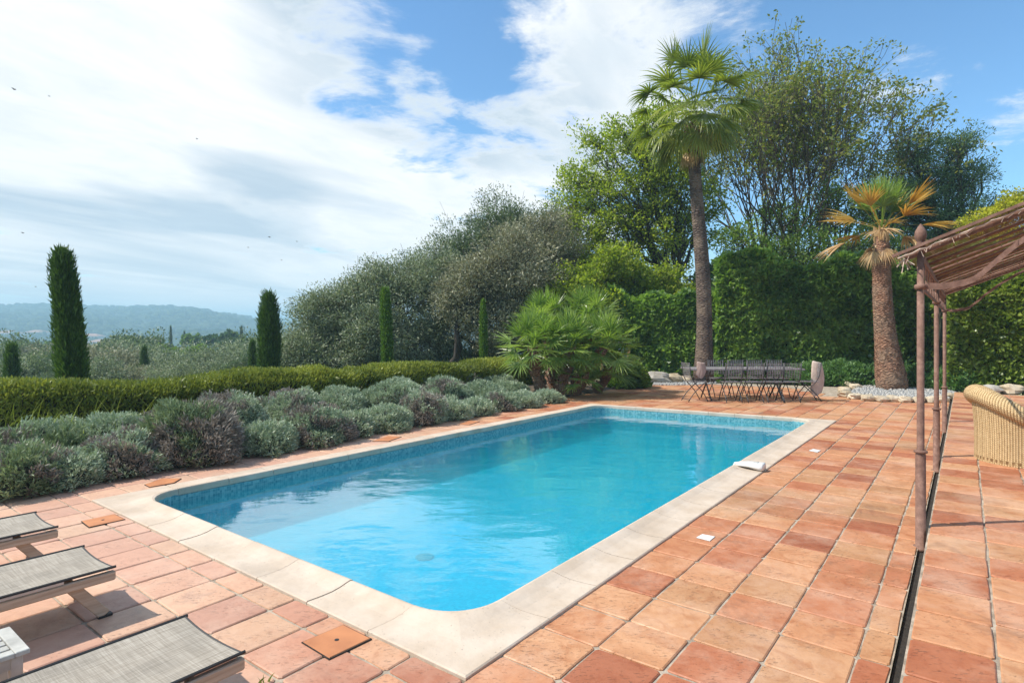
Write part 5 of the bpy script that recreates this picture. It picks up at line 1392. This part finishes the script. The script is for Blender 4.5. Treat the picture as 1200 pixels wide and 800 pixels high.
# ================================================================== OLIVE GROVE BELOW
def grove():
    protos = []
    rg = np.random.default_rng(11); gname = 'olive trees of the grove down the slope'
    def proto(seed, mat):
        r2 = np.random.default_rng(seed); bl = []
        for k in range(9):
            a = k * .7 * 1.0 + r2.random() * .5; r = 1.15 * (k > 0); z = 3.3 + r2.normal(0, .35) - .3 * (k > 4)
            bl.append((math.cos(a * 1.0 * 1.25) * r, math.sin(a * 1.25) * r, z, 1.15, 1.15, 1.15))
        bl.append((0, 0, 2.2, 2.1, 2.1, 1.2))
        return tree('olive_tree', 'x', 'tree', (0, 0, 0), .16, (0, 0, 1.4), bl, 230, 120, .42, .15, .06, M[mat], M['bark'], seed, gname, shell=.6, twigs=False)
    protos = [proto(201, 'olive'), proto(202, 'olive_dry'), proto(203, 'olive_dark')]
    used = [False] * 3; rows_ = []
    spec = []
    for i, px in enumerate(range(-60, 350, 44)): spec.append((px + rg.normal(0, 8), 425 + rg.normal(0, 6), 31 + rg.normal(0, 2.5), .92))
    for i, px in enumerate(range(-40, 340, 36)): spec.append((px + rg.normal(0, 6), 415 + rg.normal(0, 5), 42 + rg.normal(0, 4), .95))
    for i, px in enumerate(range(-50, 340, 34)): spec.append((px + rg.normal(0, 6), 409 + rg.normal(0, 3), 58 + rg.normal(0, 5), 1.1))
    spec = sorted(spec, key=lambda q: (round(q[2] / 14), q[0])); cnt_ = {}
    for px, ty, Y, wsc in spec:
        k = int(rg.integers(0, 3)); row = 0 if Y < 36 else (1 if Y < 50 else 2); cnt_[row] = cnt_.get(row, 0) + 1
        o = protos[k] if not used[k] else copy_tree(protos[k]); used[k] = True
        x = (px - 600) / F0 * Y; gz = float(ground_h(x, Y)); top = H0 - (ty - Y0) / F0 * Y; s = max(.55, (top - gz) / 4.5)
        o.location = (x, Y, gz); o.scale = (s * wsc, s * wsc, s); o.rotation_euler.z = rg.random() * 6.28
        o['label'] = f"grey green grove olive, {ORD[cnt_[row] - 1]} from the left in the {('nearest', 'middle', 'farthest')[row]} row down the slope"
grove()
gf = 'small far cypresses beyond the grove'
for i, (px, ty, Y, w, lab) in enumerate([(200, 382, 120, 6, 'far pointed cypress above the grove, left of the close pair'), (216, 388, 125, 6, 'far small cypress above the grove, right of the pointed one'), (283, 382, 110, 9, 'far dark cypress beside the dense conifers, near the thick column'),
                                         (126, 399, 110, 5, 'tiny far cypress at the left of the round dark trees')]):
    b = on_ground(px, Y); t = D(px, ty, Y); cypress('cypress_tree', lab, b, t, w / F0 * Y * .55, 400 + i, gf, 5000, .7, 'dark')
gm = 'dark round trees beyond the grove'
for i, (px, py, rx, rz, Y, mat, lab) in enumerate([(142, 403, 16, 9, 105, 'olive_dark', 'round grey green tree left of two, beyond the grove'), (172, 402, 17, 10, 108, 'olive_dark', 'round grey green tree right of two, beyond the grove'),
        (246, 399, 8, 7, 118, 'dark', 'dark little conifer between the far cypresses'), (268, 398, 11, 11, 112, 'dark', 'dense dark conifer next to the far dark cypress'),
        (225, 398, 10, 6, 125, 'mid', 'pale green far tree between the small cypresses'), (205, 415, 36, 9, 52, 'mid', 'bright green bushy tree in the middle of the grove'), (120, 412, 20, 8, 66, 'olive', 'broad olive right of the tall leaning cypress'),
        (40, 408, 24, 7, 90, 'olive_dark', 'far flat topped tree at the left edge'), (80, 405, 20, 6, 95, 'mid', 'far green tree hidden partly by the tall leaning cypress'), (310, 405, 24, 9, 90, 'olive_dark', 'far tree behind the thick cypress column')]):
    bl = []
    r2 = np.random.default_rng(500 + i)
    for k in range(4): bl.append((px + (k - 1.5) * rx * .5, py + r2.normal(0, rz * .15), rx * .5, rz * .85))
    b = on_ground(px, Y); tree('broadleaf_tree', lab, 'tree', b, .15, D(px, py + rz * .6, Y), blobs_px(bl, Y), 70, 60, rx / F0 * Y * .11, .004 * Y, .0022 * Y, M[mat], M['bark'], 500 + i, gm, twigs=False)

# ================================================================== HILLS
RPX = [-900, -400, 0, 60, 130, 200, 225, 250, 280, 330, 400, 600, 900, 1400, 2200]
RPY = [350, 354, 361, 360, 362, 362, 364, 368, 373, 380, 383, 384, 378, 366, 360]
YR = 1300.0
def hill_h(x, y):
    x = np.asarray(x, float); y = np.asarray(y, float); px = 600 + F0 * x / np.maximum(y, 1)
    rz = H0 + (Y0 - np.interp(px, RPX, RPY)) / F0 * YR
    t = np.clip((y - 430) / (YR - 430), 0, 1); t = t * t * (3 - 2 * t); bk = np.clip((y - YR) / 700, 0, 1)
    h = -23 + (rz + 23) * t * (1 - .6 * bk)
    amp = 16 * np.sin(np.pi * np.clip((y - 430) / (YR - 430), 0, 1)) + 1.0
    return h + (fbm(x * .006, y * .006, 8) - .47) * amp * 2
ta = np.linspace(-1.7, 1.3, 700); yy = np.concatenate([np.linspace(430, 1360, 230), np.linspace(1380, 1950, 20)])
TA, YY = np.meshgrid(ta, yy, indexing='ij'); XX = TA * YY
bump = (vnoise(XX * .085, YY * .085, 12) ** 1.5) * 5.0 + vnoise(XX * .2, YY * .2, 14) * 2.2
HZ = hill_h(XX, YY) + bump * np.clip((YY - 430) / 200, 0, 1) - 1.5
gridobj('wooded_hill', XX, YY, HZ, M['hill'], kind='structure')
ta = np.linspace(-1.2, 1.0, 160); yy = np.linspace(1750, 2500, 20); TA, YY = np.meshgrid(ta, yy, indexing='ij'); XX = TA * YY
px = 600 + F0 * TA; r2z = H0 + (Y0 - np.interp(px, [-200, 200, 300, 335, 370, 700, 1300], [376, 376, 372, 371.5, 375, 380, 378])) / F0 * 2300
HZ = -23 + (r2z + 23) * np.clip((YY - 1750) / 550, 0, 1) * (1 - .3 * np.clip((YY - 2300) / 200, 0, 1)) + vnoise(XX * .03, YY * .03, 3) * 3
gridobj('distant_hill', XX, YY, HZ, M['hill'], kind='structure')
def forest():
    rg = np.random.default_rng(77); n = 5200
    Y_ = 450 + 880 * rg.random(n) ** .7; px = -420 + 900 * rg.random(n); k = 320; Y_[:k] = YR - 25 + 50 * rg.random(k)
    x = (px - 600) / F0 * Y_; z = hill_h(x, Y_); s = 3.2 + 3.6 * rg.random(n) ** 2
    s[:k] *= 1.15
    me = [] ; V = []
    u = np.linspace(0, 2 * math.pi, 7)[:-1]
    for i in range(n):
        r = s[i]; c = (x[i], Y_[i], z[i] + r * .55)
        ring = lambda q, h, o: [(c[0] + math.cos(a + o) * q * r, c[1] + math.sin(a + o) * q * r, c[2] + h * r) for a in u]
        a0 = rg.random(); R0, R1, R2 = ring(.85, -.4, a0), ring(1.0, .15, a0 + .4), ring(.55, .62 + .15 * rg.random(), a0)
        for k2 in range(6):
            j = (k2 + 1) % 6; V.append([R0[k2], R0[j], R1[j], R1[k2]]); V.append([R1[k2], R1[j], R2[j], R2[k2]])
        V.append([R2[0], R2[1], R2[2], R2[3]]); V.append([R2[0], R2[3], R2[4], R2[5]])
    o = npobj('hillside_forest', np.array(V), 4, M['forest'], None, np.repeat(rg.random(n), 14)); o['kind'] = 'stuff'
forest()
def house(px, py, wm, label, storeys=2, roofcol='roof', Yfix=None):
    ys_ = np.linspace(450, 1290, 400); xs_ = (px - 600) / F0 * ys_; rows__ = Y0 + (H0 - hill_h(xs_, ys_)) / ys_ * F0
    i = int(np.argmin(np.abs(rows__ - py))); Y = ys_[i] if Yfix is None else Yfix; x = (px - 600) / F0 * Y; z = float(hill_h(x, Y)) + 1.0; d = wm * .6; h = 3.1 * storeys
    root = empty('hillside_house', (x, Y, z), label, 'house', 'houses on the wooded hill')
    MB().box((x, Y, z + h / 2), (wm, d, h)).build('wall', M['cream'], root)
    b = MB(); e = .5; rv = [(x - wm / 2 - e, Y - d / 2 - e, z + h + .02), (x + wm / 2 + e, Y - d / 2 - e, z + h + .02), (x + wm / 2 + e, Y + d / 2 + e, z + h + .02), (x - wm / 2 - e, Y + d / 2 + e, z + h + .02), (x - wm / 2 + d / 2, Y, z + h + d * .22), (x + wm / 2 - d / 2, Y, z + h + d * .22)]
    b.add(rv, [(0, 1, 5, 4), (1, 2, 5), (2, 3, 4, 5), (3, 0, 4), (3, 2, 1, 0)]).build('roof', M[roofcol], root)
    for s_ in range(storeys):
        for k in range(int(wm / 3.6)):
            wx = x - wm / 2 + 1.8 + k * 3.6; MB().box((wx, Y - d / 2 - .05, z + 1.6 + 3.1 * s_), (1.3, .12, 1.6)).build('window', M['pane'], root)
house(108, 401, 22, 'white villa with clay roof right of the tall leaning cypress', 2)
house(120, 405, 24, 'long low white house beside the white villa', 1)
house(10, 394, 26, 'long pale house at the far left of the hill', 1)
house(44, 393, 22, 'pale house on the hill left of the tall leaning cypress', 1)
house(52, 363.5, 20, 'tiny pale house high on the ridge', 1, Yfix=1240)

# ================================================================== BIRDS
for i, (px, py, s) in enumerate([(17, 105, 1.3), (58, 113, .7), (231, 163, .8), (27, 273, .9), (316, 278, .9), (291, 290, .6), (348, 283, .6), (330, 305, .6), (42, 336, .6)]):
    c = D(px, py, 45); b = MB(); k = .12 * s
    b.tube([(c[0] - k * .7, c[1], c[2]), (c[0] - k * .2, c[1], c[2] + .01), (c[0] + k * .5, c[1], c[2]), (c[0] + k * .75, c[1], c[2])], [.01 * s, .035 * s, .03 * s, .006], 6)
    for q in (-1, 1): b.add([(c[0] - k * .3, c[1], c[2]), (c[0] + k * .3, c[1], c[2]), (c[0] - k * .1, c[1] + q * k * .7, c[2] + k * .5), (c[0] - k * .6, c[1] + q * k * 1.5, c[2] + k * .3)], [(0, 1, 2), (0, 2, 3)])
    o = b.build('flying_bird', M['bird']); tag(o, f'tiny dark bird in the sky, {ORD[i]} ' + ('at the top left', 'right of the top left one', 'high above the middle cloud', 'left above the leaning cypress', 'above the thick cypress', 'lower left above the thick cypress', 'right of the thick cypress', 'just over the thick cypress tip', 'beside the leaning cypress tip')[i], 'bird', 'birds in the sky')

# ================================================================== HAZE
hb = MB(); hb.box((0, 700, 24), (9000, 8600, 108)); ho = hb.build('haze', M['pane']); ho['kind'] = 'stuff'
m = bpy.data.materials.new('thin_haze'); m.use_nodes = True; nt = m.node_tree; nt.nodes.clear(); o_ = nt.nodes.new('ShaderNodeOutputMaterial')
pv = nd(nt, 'VolumePrincipled', {'Color': (.55, .84, 1.0, 1), 'Density': .00085}); nt.links.new(pv.outputs[0], o_.inputs[1]); ho.data.materials.clear(); ho.data.materials.append(m)
